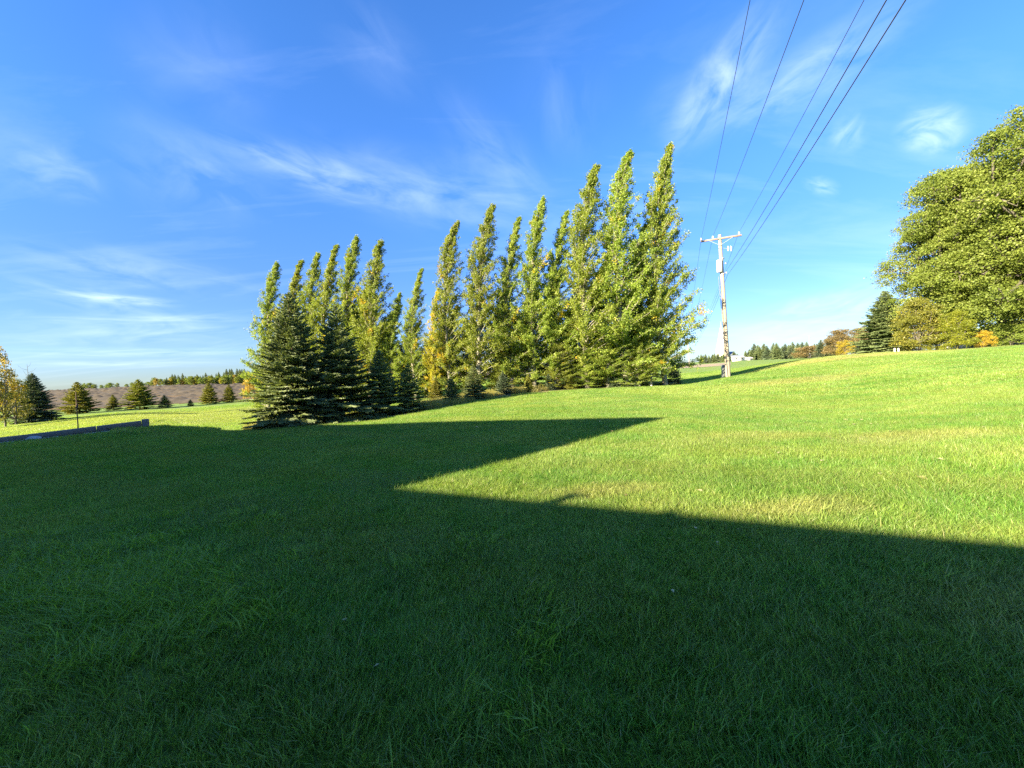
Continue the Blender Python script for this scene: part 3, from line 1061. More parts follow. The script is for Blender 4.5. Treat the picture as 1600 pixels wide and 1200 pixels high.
poplar(975, 984, 239, 25.5, 2, 'middle one of the three tallest poplars, with a forked top', wide=1.02)
poplar(1000, 1010, 352, 27, 0, 'lower poplar top between the two tallest poplars at right', wide=1.0)
poplar(1042, 1052, 232, 26, 4, 'broad rightmost poplar of the row with low spreading branches', wide=.88)
poplar(735, 742, 470, 27.5, 0, 'lower poplar behind, between the first two tall ones right of the gap', wide=1.6, group='poplars of the rear row')
poplar(786, 790, 450, 27.5, 2, 'lower poplar behind, left of the slender one with the orange tip', wide=1.5, group='poplars of the rear row')
poplar(862, 868, 420, 27.5, 1, 'lower poplar behind, left of the slim one near the three tallest', wide=1.5, group='poplars of the rear row')
poplar(940, 948, 400, 27.5, 2, 'lower poplar behind, between the left and middle tallest ones', wide=1.3, group='poplars of the rear row')
poplar(606, 610, 480, 28, 2, 'low bushy poplar behind, just right of the left clump', wide=1.8, group='poplars of the rear row')
poplar(560, 566, 450, 28, 2, 'lower poplar behind, inside the left clump', wide=1.6, group='poplars of the rear row')
poplar(668, 672, 520, 27, 0, 'low poplar behind the golden one in the gap', wide=2.0, group='poplars of the rear row')
poplar(702, 706, 480, 27.5, 2, 'lower bushy poplar behind the first tall one right of the gap', wide=1.6, group='poplars of the rear row')
poplar(825, 830, 455, 27.5, 2, 'lower bushy poplar behind, right of the slender one with the orange tip', wide=1.6, group='poplars of the rear row')
poplar(903, 908, 430, 27.5, 2, 'lower bushy poplar behind the left one of the three tallest', wide=1.5, group='poplars of the rear row')
poplar(640, 644, 505, 27.5, 2, 'low bushy poplar behind the narrow one in the gap', wide=1.8, group='poplars of the rear row')
poplar(780, 785, 545, 25.2, 8, 'young low poplar at the foot of the second tall poplar', wide=2.4, group='young growth at the foot of the poplars')
poplar(916, 922, 530, 25.2, 8, 'young low poplar at the foot of the left one of the three tallest', wide=2.4, group='young growth at the foot of the poplars')
poplar(948, 960, 500, 25.3, 2, 'young low poplar at the foot of the three tallest poplars', wide=2.2, group='young growth at the foot of the poplars')
poplar(868, 876, 520, 25.2, 0, 'young low poplar below the slim poplars left of the tallest', wide=2.2, group='young growth at the foot of the poplars')
poplar(1000, 1008, 480, 25.2, 4, 'young bright poplar at the foot of the broad rightmost poplar', wide=1.5, group='young growth at the foot of the poplars')

# ---- spruces in front of the poplars
SPB = [make_spruce(200, 5.2, 1.85, 32, 14, 0.07, M_SPRUCE, 0.03), make_spruce(201, 4.8, 1.7, 27, 13, 0.07, M_SPRUCE, 0.04, thin_top=.35)]
SPM = [make_spruce(210 + k, 3.0, 1.15, 20, 12, 0.08, M_SPRUCE, 0.04, needle=.03) for k in range(2)]
SPS = [make_spruce(220 + k, 3.0, 1.15, 18, 12, 0.09, M_SPRUCE_Y, 0.04, needle=.038, rise0=.22) for k in range(3)]


def spruce(meshes, H0, base_px, ax_, ay_, Y, label, wide=1.0, mat=None, rz=0.0, group=None, kind='spruce_tree', cat='tree'):
    b = ground_at(base_px, Y)
    apex = at(ax_, ay_, Y)
    H = apex.z - b.z
    s = H / H0
    put_tree(kind, meshes, label, b, (s * wide, s * wide, s), rz, (0, 0), group, cat, mat)


GS = 'spruces planted along the front of the poplar row'
spruce(SPB[0], 5.2, 464, 457, 458, 15.2, 'big dark spruce at the left end of the row, its base in shade', .98, None, 0.4, GS)
spruce(SPB[1], 4.8, 535, 517, 478, 16.2, 'second big spruce with a thin brownish top, right of the leftmost', 1.05, None, 2.0, GS)
spruce(SPM[0], 3.0, 598, 592, 548, 17.0, 'dark medium spruce, third from the left in the row', 1.05, None, 1.0, GS)
spruce(SPM[1], 3.0, 641, 635, 568, 17.3, 'dark medium spruce, last one touched by the roof shadow', 1.05, None, 3.0, GS)
spruce(SPS[0], 3.0, 683, 680, 590, 21, 'small yellowish spruce right of the dark medium spruces', 1.0, None, 3.0, GS)
spruce(SPS[1], 3.0, 706, 704, 588, 20.0, 'small spruce with a brown interior below the first tall poplar', 1.0, M_SPRUCE, 1.3, GS)
spruce(SPM[1], 3.0, 742, 738, 570, 21.0, 'small dark spruce below the second tall poplar', 1.1, None, .3, GS)
spruce(SPS[2], 3.0, 787, 785, 580, 23.0, 'small pale spruce with open layered branches', 1.1, M_SPRUCE_B, .8, GS)
spruce(SPS[0], 3.0, 826, 825, 585, 24.2, 'small pale green spruce near bare poplar stems', 1.0, M_SPRUCE_Y, 5, GS)
spruce(SPS[1], 3.0, 858, 857, 584, 24.8, 'small spruce right of the bare poplar stems', 1.0, M_SPRUCE_B, 2, GS)
spruce(SPS[2], 3.0, 893, 893, 586, 25, 'small bushy spruce at the foot of the slim poplars', 1.3, M_SPRUCE_Y, 3.5, GS)
spruce(SPS[0], 3.0, 960, 960, 578, 25.2, 'small silvery spruce below the middle tallest poplar', 1.2, M_SPRUCE_B, 2.5, GS)
spruce(SPS[1], 3.0, 992, 991, 580, 25.4, 'small spruce left of the young tree stem', 1.1, M_SPRUCE_B, 1.5, GS)
spruce(SPM[0], 3.0, 1054, 1052, 566, 26.2, 'little blue-green spruce at the right end of the row by the pole', 1.05, M_SPRUCE_B, 4.5, GS)

# ---- young spruces on the lower lawn at left
GL = 'young spruces on the lower lawn'
spruce(SPS[0], 3.0, 124, 121, 597, 47, 'young spruce behind the thin rod, nearest of the small lawn spruces', 1.3, M_SPRUCE_Y, 0, GL)
spruce(SPS[1], 3.0, 178, 177, 617, 50, 'tiny spruce between two larger ones on the lower lawn', 1.16, M_SPRUCE_Y, 1, GL)
spruce(SPS[2], 3.0, 219, 216, 593, 50, 'largest yellow-green young spruce on the lower lawn', 1.40, M_SPRUCE_Y, 2, GL)
spruce(SPM[0], 3.0, 258, 257, 617, 51, 'low dark little spruce right of the largest young one', 1.4, M_SPRUCE, 3, GL)
spruce(SPM[1], 3.0, 298, 297, 624, 53, 'very small seedling spruce alone on the lower lawn', 1.34, M_SPRUCE, 4, GL)
spruce(SPS[0], 3.0, 328, 326, 598, 56, 'left one of two similar young spruces near the big spruce', 1.15, M_SPRUCE_Y, 4, GL)
spruce(SPS[1], 3.0, 359, 357, 601, 57, 'right one of two similar young spruces near the big spruce', 1.15, M_SPRUCE_Y, 5, GL)
spruce(SPB[0], 5.2, 56, 52, 583, 35, 'blue-green spruce beside the yellow tree at the left edge', 1.1, M_SPRUCE_B, 1.0)

# bare dead sapling behind that spruce
ac = Acc()
tube(ac, [(0, 0, 0), (.03, 0, 2.2), (0, .02, 4.4), (.02, 0, 5.5)], [.05, .035, .02, .008], 5)
for k in range(14):
    z = 1.8 + k * .26
    a = k * 2.4
    tube(ac, [(0, 0, z), (.35 * math.cos(a), .35 * math.sin(a), z + .18), (.6 * math.cos(a), .6 * math.sin(a), z + .5)], [.014, .009, .004], 3)
b = ground_at(50, 37)
o = link('bare_sapling', ac.mesh('bare_sapling', M_BARK), None, b)
o['label'], o['category'] = 'thin bare dead sapling poking above the blue-green spruce at left', 'tree'

# ---- broad trees


def lobes_big(seed, H, Rr, n, top, lt=0.45, low=.18, pw=.7, sm=1.0):
    r = random.Random(seed)
    out = []
    for k in range(n):
        t = (k + r.random() * .6) / n
        z = H * (low + (0.90 - low) * t)
        rad = Rr * math.sin(math.pi * min(1, (0.18 + 0.74 * t))) ** pw * .70
        a = k * 2.399 + r.random()
        rad *= r.uniform(.78, 1.14)
        lr = Rr * sm * r.uniform(.26, .48) * (1 - .30 * t)
        out.append((rad * math.cos(a), rad * math.sin(a), z, lr, lr * r.uniform(.7, .95), lt + r.uniform(-.15, .15)))
    out.append((0, 0, H * .5, Rr * .62, H * .30, lt))
    out.append((0, 0, H * .82, Rr * .36, H * .15, lt))
    return out


BIG1 = make_broadleaf(300, 16, 5.5, lobes_big(1, 16, 5.5, 44, 1, .5, .12, .34, .78), 1900, 92, 0.108, low=.05, csize=.33)
BIG2 = make_broadleaf(301, 16, 5.5, lobes_big(5, 16, 5.5, 42, 1, .42, .12, .34, .78), 1900, 92, 0.108, low=.05, csize=.33)
SMALL = make_broadleaf(302, 6, 2.2, lobes_big(9, 6, 2.2, 24, 1, .5, .08, .4, .8), 560, 40, 0.11, trunk=.12, low=.04, csize=.22)
SPARSE = make_broadleaf(305, 6, 2.2, lobes_big(15, 6, 2.2, 13, 1, .5, .12, .5, .7), 190, 30, 0.12, trunk=.12, low=.06, csize=.20)
SHRUB = [make_broadleaf(310 + k, 3, 1.8, lobes_big(20 + k, 3, 1.8, 14, 1, .5, .10, .4, .9), 300, 28, 0.10, trunk=.18, low=.03, stems=4, csize=.18) for k in range(2)]
FAR = [make_broadleaf(320 + k, 8, 3.0, lobes_big(30 + k, 8, 3.0, 9, 1, .4, .25), 150, 22, 0.30, low=.12, csize=.38) for k in range(3)]


def broad(meshes, H0, base_px, top_py, Y, label, wide=1.0, mat=None, rz=0.0, group=None, kind='broadleaf_tree', cat='tree', ax_=None):
    b = ground_at(base_px, Y)
    apex = at(ax_ or base_px, top_py, Y)
    s = (apex.z - b.z) / H0
    put_tree(kind, meshes, label, b, (s * wide, s * wide, s), rz, (0, 0), group, cat, mat)


broad(BIG1, 16, 1510, 246, 39, 'big leafy tree left of the largest one at the right edge', .95, None, 0.3)
broad(BIG2, 16, 1612, 150, 35, 'largest leafy tree, cut off by the right edge of the photo', 1.0, None, 1.6)
broad(BIG2, 16, 1570, 240, 42, 'leafy tree filling in between the two biggest at right', .8, None, 3.6)
broad(SMALL, 6, 1436, 462, 36.5, 'lime-green rounded tree in front of the left big leafy tree', 1.05, M_OLIVE, 1.0)
broad(SMALL, 6, 1496, 482, 33.5, 'small bright yellow-green tree under the big leafy trees', .95, M_LIME, 2.0)
broad(SHRUB[0], 3, 1537, 515, 34, 'golden orange shrub below the largest leafy tree', .8, M_ORANGE, 0.4, kind='autumn_shrub', cat='shrub')
broad(SHRUB[1], 3, 1424, 537, 38, 'small rust-coloured bush between the spruce and the leafy trees', 1.0, M_RUST, 1.4, kind='autumn_shrub', cat='shrub')
broad(SHRUB[1], 3, 1580, 505, 35, 'green bush with pale leaves near the right edge', 1.6, M_MAPLE, 2.4, kind='green_shrub', cat='shrub')
broad(SHRUB[0], 3, 1452, 528, 36, 'low yellow-green bush under the lime-green rounded tree', 1.0, M_LIME, 2.9, kind='green_shrub', cat='shrub')
spruce(SPB[0], 5.2, 1384, 1379, 454, 50, 'big olive spruce left of the leafy trees on the right', 1.3, M_SPRUCE, 3.3)
broad(SMALL, 6, 1312, 512, 72, 'russet autumn tree, left of two near the olive spruce', 1.35, M_RUST, 0.4)
broad(SMALL, 6, 1350, 508, 76, 'orange-brown autumn tree partly behind the olive spruce', 1.2, M_RUST, 2.4)
broad(SHRUB[0], 3, 1322, 530, 66, 'yellow-brown bush at the foot of the russet autumn tree', .8, M_YELLOW, 1.0, kind='autumn_shrub', cat='shrub')
broad(SHRUB[1], 3, 1263, 540, 90, 'wide low orange-brown bush before the distant conifers', 1.9, M_RUST, 0.2, kind='autumn_shrub', cat='shrub')
spruce(SPM[0], 3.0, 1283, 1281, 531, 80, 'blue-green spruce at the left of the autumn trees', 1.25, M_SPRUCE_B, 1.0)
broad(SPARSE, 6, 8, 538, 31, 'tall yellow and green tree at the left edge', .50, M_YELLOW, 0.7)
broad(SPARSE, 6, -12, 570, 30, 'lower yellow-green tree cut by the left edge', .8, M_OLIVE, 1.7)
broad(SPARSE, 6, 26, 588, 33, 'leafy yellow-green tree between the edge tree and the spruce', .75, M_OLIVE, 3.7)
broad(SHRUB[1], 3, 398, 587, 62, 'golden bush just left of the big dark spruce', .8, M_ORANGE, 1.2, kind='autumn_shrub', cat='shrub')

# young tree stem with a white trunk guard
b = ground_at(1018, 25.6)
root = thing('young_tree', 'young tree with pale trunk guard between small spruces', 'tree', b)
link('trunk', POP[3][0], root).scale = (.35, .35, .45)
c_ = link('crown', SHRUB[0][1], root, (0, 0, 1.0))
c_.scale = (.42, .42, .55)
c_.material_slots[0].link = 'OBJECT'
c_.material_slots[0].material = M_LIME
ac = Acc()
tube(ac, [(0, 0, 0), (0, 0, .9)], [.075, .07], 8)
link('trunk_guard', ac.mesh('trunk_guard', M_WHITE), root)

# ---- distant tree lines
rr = random.Random(12)
for k in range(66):                                     # conifers beyond the far field on the right
    px = 1096 + k * 3.2 + rr.uniform(-2.5, 2.5)
    base = 564 - (px - 1130) * 0.05
    h = rr.uniform(15, 27) * (0.62 if px < 1170 else 1.0)
    Y = rr.uniform(170, 215)
    spruce(SPM[k % 2], 3.0, px, px - 1, ground_at(px, Y) and (566 - (px - 1130) * .052 - h), Y,
           ('dark' if k % 3 < 2 else 'silvery blue-green') + ' conifer in the distant tree line, ' + ('left of the church steeple' if px < 1126 else 'between the pole and the orange-brown bush' if px < 1240 else 'behind the orange-brown bush'), rr.uniform(.8, 1.25),
           [M_SPRUCE, M_SPRUCE, M_SPRUCE_B][k % 3], rr.random() * 6, 'distant conifers at right', 'conifer_tree')
for k in range(14):                                     # grey round trees on the left horizon
    px = 122 + k * 9.3 + rr.uniform(-7, 7)
    broad(FAR[k % 3], 8, px, 611 - (px - 100) * .052 - rr.uniform(5, 14), 400, 'grey-green round tree on the left horizon beyond the stubble field',
          rr.uniform(.8, 1.5), M_MAPLE, rr.random() * 6, 'round trees on the left horizon')
for k in range(34):                                     # mixed wood edge
    px = 236 + k * 5.0 + rr.uniform(-2, 2)
    broad(FAR[k % 3], 8, px, 608 - (px - 160) * .047 - rr.uniform(9, 15), 380 + rr.uniform(-15, 10), ('green', 'light green', 'yellow', 'green')[k * 7 % 4] + ' rounded tree along the front of the far wood at left',
          rr.uniform(.7, 1.0), (M_MAPLE, M_LIME, M_YELLOW, M_MAPLE)[k * 7 % 4], rr.random() * 6, 'broadleaf trees of the far wood')
for k in range(34):
    px = 262 + k * 4.2 + rr.uniform(-2, 2)
    spruce(SPM[k % 2], 3.0, px, px - .5, 606 - (px - 160) * .047 - rr.uniform(11, 17) - (4 if px > 350 else 0), 405 + rr.uniform(-8, 15),
           'dark conifer standing behind the far wood at left', rr.uniform(.6, .8), M_SPRUCE, rr.random() * 6, 'conifers of the far wood', 'conifer_tree')

# ------------------------------------------------------------------ utility pole and wires
YP = 27.0
pb = ground_at(1138, YP)
ptop = at(1124.5, 367, YP)
pole = thing('utility_pole', 'weathered wooden utility pole with crossarm right of the poplars', 'utility pole', pb)


def rel(p, o_=pb):
    return tuple(Vector(p) - o_)


top = Vector(rel(ptop))
ac = Acc()
tube(ac, [Vector((0, 0, -.3)), top * .33, top * .66, top], [.165, .145, .128, .108], 14)
link('shaft', ac.mesh('shaft', M_POLE, True), pole)
vp = at(1062, 567, 1000) - Vector((0, 0, EYE))
wd = -Vector((vp.x, vp.y, 0)).normalized()            # from the pole towards and over the camera
ad = Vector((-wd.y, wd.x, 0))
if ad.x < 0:
    ad = -ad
aR = at(1158.5, 368.5, YP - .55) - pb
aL = at(1094.5, 378.5, YP + .65) - pb
ac = Acc()
mid = (aL + aR) / 2
L = (aR - aL).length
q = (aR - aL).normalized()
Marm = Matrix.Translation(mid - wd * -0.16) @ q.to_track_quat('X', 'Z').to_matrix().to_4x4()
box(ac, (-L / 2, -.05, -.06), (L / 2, .05, .06), Marm, .008)
link('crossarm', ac.mesh('crossarm', M_ARM), pole)
ac = Acc()
for s_ in (-1, 1):
    a_ = Marm @ Vector((s_ * .75, -.07, -.03))
    tube(ac, [a_, top + Vector((0, 0, -.75)) + wd * .15], [.012, .012], 5)
link('arm_brace', ac.mesh('arm_brace', M_STEEL), pole)


def insulator(p):
    ac_ = Acc()
    tube(ac_, [p, p + Vector((0, 0, .05)), p + Vector((0, 0, .055)), p + Vector((0, 0, .10)), p + Vector((0, 0, .14)), p + Vector((0, 0, .145)), p + Vector((0, 0, .19))],
         [.03, .03, .085, .06, .05, .07, .04], 10)
    link('insulator', ac_.mesh('insulator', M_PORC, True), pole)
    return p + Vector((0, 0, .19)) + pb


def on_arm(px):
    best, bp_ = 1e9, None
    for i in range(101):
        p = Marm @ Vector((-L / 2 + L * i / 100, 0, .06))
        v = CAM_M.inverted() @ (p + pb - Vector((0, 0, EYE)))
        x = CX + F * v.x / -v.z
        if abs(x - px) < best:
            best, bp_ = abs(x - px), p
    return bp_


W = [insulator(on_arm(px)) for px in (1096, 1114, 1155)]
# secondary rack lower down the pole, with spool insulators
sidev = ad
for f_ in (0.80, 0.735):
    c0 = top * f_
    ac = Acc()
    a_ = c0 + sidev * .14
    tube(ac, [a_, a_ + sidev * .13], [.012, .012], 5)
    tube(ac, [a_ + sidev * .13 + Vector((0, 0, -.06)), a_ + sidev * .13 + Vector((0, 0, -.02)), a_ + sidev * .13 + Vector((0, 0, .02)), a_ + sidev * .13 + Vector((0, 0, .06))], [.05, .03, .03, .05], 8)
    link('spool_bracket', ac.mesh('spool_bracket', M_STEEL, True), pole)
    W.append(a_ + sidev * .18 + pb)
W[3] = at(1136, 421, YP)
W[4] = at(1137, 429, YP)
# lightning arrester / fuse hanging off a stand-off right of the pole
p0 = at(1129, 387.5, YP) - pb
p1 = at(1137, 388.5, YP - .1) - pb
ac = Acc()
tube(ac, [p0, p1], [.012, .012], 5)
link('stand_off', ac.mesh('stand_off', M_STEEL), pole)
ac = Acc()
for s_ in (0, .17):
    c0 = p1 + ad * (s_ + .03) + Vector((0, 0, .16 - s_ * .2))
    tube(ac, [c0, c0 + Vector((.01, 0, -.11)), c0 + Vector((0, 0, -.22)), c0 + Vector((0, 0, -.33))], [.045, .055, .055, .03], 8)
link('fuse_holder', ac.mesh('fuse_holder', M_PORC, True), pole)
# white conduit box high on the pole's left side, and cable clips
c0 = at(1124.2, 416, YP - .1) - pb
ac = Acc()
box(ac, (c0.x - .16, c0.y - .14, c0.z - .42), (c0.x + .12, c0.y + .10, c0.z + .42), None, .02)
link('junction_box', ac.mesh('junction_box', M_WHITE), pole)
ac = Acc()
c1, c2 = at(1124.5, 432, YP - .14) - pb, at(1139.5, 589, YP - .18) - pb
pts = [c1.lerp(c2, k / 8) + Vector((-.10 - .03 * k / 8, -.02, 0)) for k in range(9)]
tube(ac, pts, .018, 6)
link('conduit', ac.mesh('conduit', M_METERBOX), pole)
for k, (px, py) in enumerate([(1128, 404), (1129, 428), (1134, 518), (1135, 540)]):
    c0 = at(px, py, YP) - pb
    ac = Acc()
    tube(ac, [c0 + Vector((0, 0, -.03)), c0 + Vector((0, 0, .03))], [.15, .15], 14)
    link('strap', ac.mesh('strap', M_STEEL), pole)
ac = Acc()
rr2 = random.Random(4)
for k in range(9):                                       # frayed staples and tags about the middle of the pole
    c0 = at(1132.5 + rr2.uniform(-3, 3), 518 + k * 2.6, YP - .19) - pb
    box(ac, (c0.x - .03, c0.y - .012, c0.z - .03), (c0.x + .03, c0.y + .012, c0.z + .04))
link('tags', ac.mesh('tags', M_METERBOX), pole)['kind'] = 'stuff'
# service pedestal at the foot
mb = ground_at(1131.5, YP + .5)
ped = thing('service_pedestal', 'grey electrical pedestal with white box at the foot of the utility pole', 'electrical box', mb)
ac = Acc()
box(ac, (-.13, -.12, -.1), (.13, .12, .98), None, .02)
link('cabinet', ac.mesh('cabinet', M_METERBOX), ped)
ac = Acc()
box(ac, (.10, -.20, .38), (.30, -.10, .68), None, .015)
link('meter_cover', ac.mesh('meter_cover', M_WHITE), ped)

tops = [(1172, 0), (1256, 0), (1350, 0), (1385, 0), (1415, 0)]
farpole_xy = Vector((pb.x, pb.y, 0)) - wd * 120
E = Vector((0, 0, EYE))
names_w = ['leftmost overhead wire from the crossarm tip', 'second overhead wire from the left, from the crossarm', 'overhead wire from the right tip of the crossarm',
           'upper of the two low wires meeting lower on the pole', 'rightmost overhead wire, meeting the pole low down']
for k, (A0, tp) in enumerate(zip(W, tops)):
    v = ray(*tp)
    # intersect the viewing ray with the vertical plane through A0 that contains wd
    nrm = Vector((-wd.y, wd.x, 0))
    s_ = (A0 - E).dot(nrm) / v.dot(nrm)
    Q = E + v * s_
    tq = (Q - A0).dot(wd)
    b2 = 0.0011
    slope = (Q.z - A0.z - b2 * tq * tq) / tq
    ac = Acc()
    pts = []
    for i in range(61):
        t = 62 * i / 60
        pts.append(A0 + wd * t + Vector((0, 0, slope * t + b2 * t * t)))
    for i in range(1, 31):
        t = -120 * i / 30
        pts.insert(0, A0 + wd * t + Vector((0, 0, b2 * .55 * (t * t + 120 * t))))
    tube(ac, pts, .0085 if k < 3 else .011, 5)
    o = link('overhead_wire', ac.mesh('overhead_wire', M_WIRE, True))
    o['label'], o['category'], o['group'] = names_w[k], 'wire', 'overhead wires'

# next pole of the line, mostly hidden behind the poplars
pz = zt(farpole_xy.x, farpole_xy.y)
p2 = thing('utility_pole', 'far utility pole of the same line, behind the poplars', 'utility pole', (farpole_xy.x, farpole_xy.y, pz))
for ch in list(pole.children):
    if ch.name.startswith(('shaft', 'crossarm', 'insulator')):
        c = ch.copy()
        C.objects.link(c)
        c.parent = p2
p2.location.z = pb.z

# ------------------------------------------------------------------ timber wall with gravel at left
wdir = Vector((WALL_B.x - WALL_A.x, WALL_B.y - WALL_A.y, 0)).normalized()
wall = thing('retaining_wall', 'low retaining wall of dark railway ties at the left edge of the lawn', 'wall', WALL_A)
wn = Vector((-wdir.y, wdir.x, 0))
wlen = 9.6
for course in range(4):
    n = 4
    off = 0 if course % 2 == 0 else -1.2
    for k in range(n + (1 if off else 0)):
        s0 = max(0, k * 2.4 + off)
        s1 = min(wlen, (k + 1) * 2.4 + off)
        if s1 - s0 < .2:
            continue
        ac = Acc()
        z0 = -.50 + course * .205
        sm = (s0 + s1) / 2
        jz, jy = random.uniform(-.006, .006), random.uniform(-.012, .012)
        A1 = wdir * sm
        gz = zt(WALL_A.x + A1.x, WALL_A.y + A1.y) - WALL_A.z
        dzx = (zt(WALL_A.x + wdir.x * wlen, WALL_A.y + wdir.y * wlen) - WALL_A.z) / wlen
        qd = Vector((wdir.x, wdir.y, dzx)).normalized()
        Mx = Matrix.Translation(Vector((A1.x, A1.y, sm * dzx + z0 + jz + .1)) + wn * jy) @ qd.to_track_quat('X', 'Z').to_matrix().to_4x4()
        box(ac, (-(s1 - s0) / 2 + .006, -.1, -.1), ((s1 - s0) / 2 - .006, .1, .1), Mx, .012)
        link('timber', ac.mesh('timber', M_TIMBER), wall)
# end post
ac = Acc()
box(ac, (-.10, -.10, -.6), (.10, .10, .36), Matrix.Translation(-wdir * .11) @ wdir.to_track_quat('X', 'Z').to_matrix().to_4x4(), .012)
link('end_post', ac.mesh('end_post', M_TIMBER), wall)

ac = Acc()
rg = random.Random(8)
side = wn if wn.y < 0 else -wn
for k in range(1500):
    s_ = rg.uniform(0, wlen)
    d_ = .12 + abs(rg.gauss(0, .13))
    p = WALL_A + wdir * s_ + side * d_
    sz = rg.uniform(.012, .04) * (1.5 if rg.random() < .08 else 1)
    z = zt(p.x, p.y) + rg.uniform(0, .05)
    V = []
    for (a_, b_, c_2) in ((1, 0, 0), (-1, 0, 0), (0, 1, 0), (0, -1, 0), (0, 0, 1), (0, 0, -1)):
        V.append((p.x + a_ * sz * rg.uniform(.7, 1.3), p.y + b_ * sz * rg.uniform(.7, 1.3), z + c_2 * sz * .7))
    ac.add(V, [(0, 2, 4), (2, 1, 4), (1, 3, 4), (3, 0, 4), (2, 0, 5), (1, 2, 5), (3, 1, 5), (0, 3, 5)])
o = link('gravel', ac.mesh('gravel', M_STONE))
o['kind'] = 'stuff'
o['label'], o['category'] = 'pale gravel along the foot of the railway tie wall', 'gravel'

import bmesh


def rock(px, Y, s, label):
    bm = bmesh.new()
    bmesh.ops.create_icosphere(bm, subdivisions=2, radius=s)
    rk = random.Random(int(px))
    for v in bm.verts:
        v.co *= rk.uniform(.85, 1.12)
        v.co.z *= .62
        v.co.x *= 1.3
    me = bpy.data.meshes.new('rock')
    bm.to_mesh(me)
    bm.free()
    me.materials.append(M_STONE)
    g_ = ground_at(px, Y)
    o_ = link('rock', me, None, g_ + Vector((0, 0, s * .35)))
    o_['label'], o_['category'] = label, 'rock'


rock(52, 12.95, .17, 'rounded grey rock on the gravel by the tie wall')
rock(215, 14.75, .07, 'small pale stone at the right end of the tie wall')

# thin rod standing behind the wall
b = ground_at(122.5, 14.4)
tp = at(118.5, 612, 14.4) - b
ac = Acc()
tube(ac, [(0, 0, -.5), tp * .5, tp], [.018, .016, .012], 6)
tube(ac, [tp * .62, tp * .62 + Vector((.02, 0, .16))], [.035, .03], 6)
o = link('garden_rod', ac.mesh('garden_rod', M_SBARK), None, b)
o['label'], o['category'] = 'thin dark metal rod standing upright behind the tie wall', 'rod'

# ------------------------------------------------------------------ distant church and buildings
YC = 260.0
cb = ground_at(1128, YC)
tip = at(1127, 506, YC)
shb = at(1128.5, 545, YC)
church = thing('church', 'distant white church with a tall pointed steeple behind the utility pole', 'church', cb)
tw, zb, zt_ = 2.6, shb.z - cb.z, tip.z - cb.z
ac = Acc()
box(ac, (-tw, -tw, -1), (tw, tw, zb))
link('tower', ac.mesh('tower', M_WHITE), church)
ac = Acc()
ac.add([(-tw * .95, -tw * .95, zb + .01), (tw * .95, -tw * .95, zb + .01), (tw * .95, tw * .95, zb + .01), (-tw * .95, tw * .95, zb + .01), (0, 0, zt_)],
       [(0, 1, 4), (1, 2, 4), (2, 3, 4), (3, 0, 4)])
link('steeple', ac.mesh('steeple', M_WHITE), church)
ac = Acc()
tube(ac, [(0, 0, zt_ - .3), (0, 0, zt_ + 1.6)], [.1, .08], 5)
tube(ac, [(-.5, 0, zt_ + 1.0), (.5, 0, zt_ + 1.0)], [.08, .08], 5)
link('cross', ac.mesh('cross', M_STEEL), church)
ac = Acc()
box(ac, (tw + .02, -3, -1), (9, 9, 2.9))
link('nave_wall', ac.mesh('nave_wall', M_WHITE), church)
ac = Acc()
ac.add([(tw + .05, -3.6, 2.8), (9.6, -3.6, 2.8), (9.6, 9.6, 2.8), (tw + .05, 9.6, 2.8), (tw + .05, 3, 7.0), (9.6, 3, 7.0)],
       [(0, 1, 5, 4), (2, 3, 4, 5), (0, 4, 3, 3)][:2])
ac.add([(tw + .05, -3.6, 2.8), (tw + .05, 9.6, 2.8), (tw + .05, 3, 7.0), (9.6, -3.6, 2.8), (9.6, 9.6, 2.8), (9.6, 3, 7.0)], [(0, 2, 1), (3, 4, 5)])
link('roof', ac.mesh('roof', M_ROOFGREY), church)
for k in range(2):
    ac = Acc()
    box(ac, (4.5 + k * 2.9, -3.06, .8), (5.5 + k * 2.9, -3.01, 2.8))
    link('window', ac.mesh('window', M_GLASS), church)


def shed(px, Y, wid, dep, h, rh, wallm, roofm, label, name='house', rz=0.0, cat='house', wins=2):
    b_ = ground_at(px, Y)
    root_ = thing(name, label, cat, b_, (0, 0, rz))
    a_ = Acc()
    box(a_, (-wid / 2, -dep / 2, -.4), (wid / 2, dep / 2, h))
    link('wall', a_.mesh('wall', wallm), root_)
    a_ = Acc()
    e = .3
    W2, D2 = wid / 2 + e, dep / 2 + e
    a_.add([(-W2, -D2, h - .05), (W2, -D2, h - .05), (W2, D2, h - .05), (-W2, D2, h - .05), (-W2, 0, h + rh), (W2, 0, h + rh)], [(0, 1, 5, 4), (2, 3, 4, 5), (3, 2, 1, 0)])
    a_.add([(-W2, -D2, h - .05), (-W2, D2, h - .05), (-W2, 0, h + rh), (W2, -D2, h - .05), (W2, D2, h - .05), (W2, 0, h + rh)], [(0, 2, 1), (3, 4, 5)])
    link('roof', a_.mesh('roof', roofm), root_)
    for k_ in range(wins):
        x = -wid / 2 + wid * (k_ + .5) / wins
        a_ = Acc()
        box(a_, (x - .45, -dep / 2 - .03, h * .4), (x + .45, -dep / 2 + .02, h * .8))
        link('window', a_.mesh('window', M_GLASS), root_)
    return root_


shed(1150, 172, 5, 5, 1.7, 1.0, M_WHITE, M_ROOFGREY, 'small white house with grey roof among distant conifers')
shed(1166, 178, 3.5, 4, 1.1, .5, M_WHITE, M_WHITE, 'low white outbuilding right of the small distant white house', 'outbuilding')
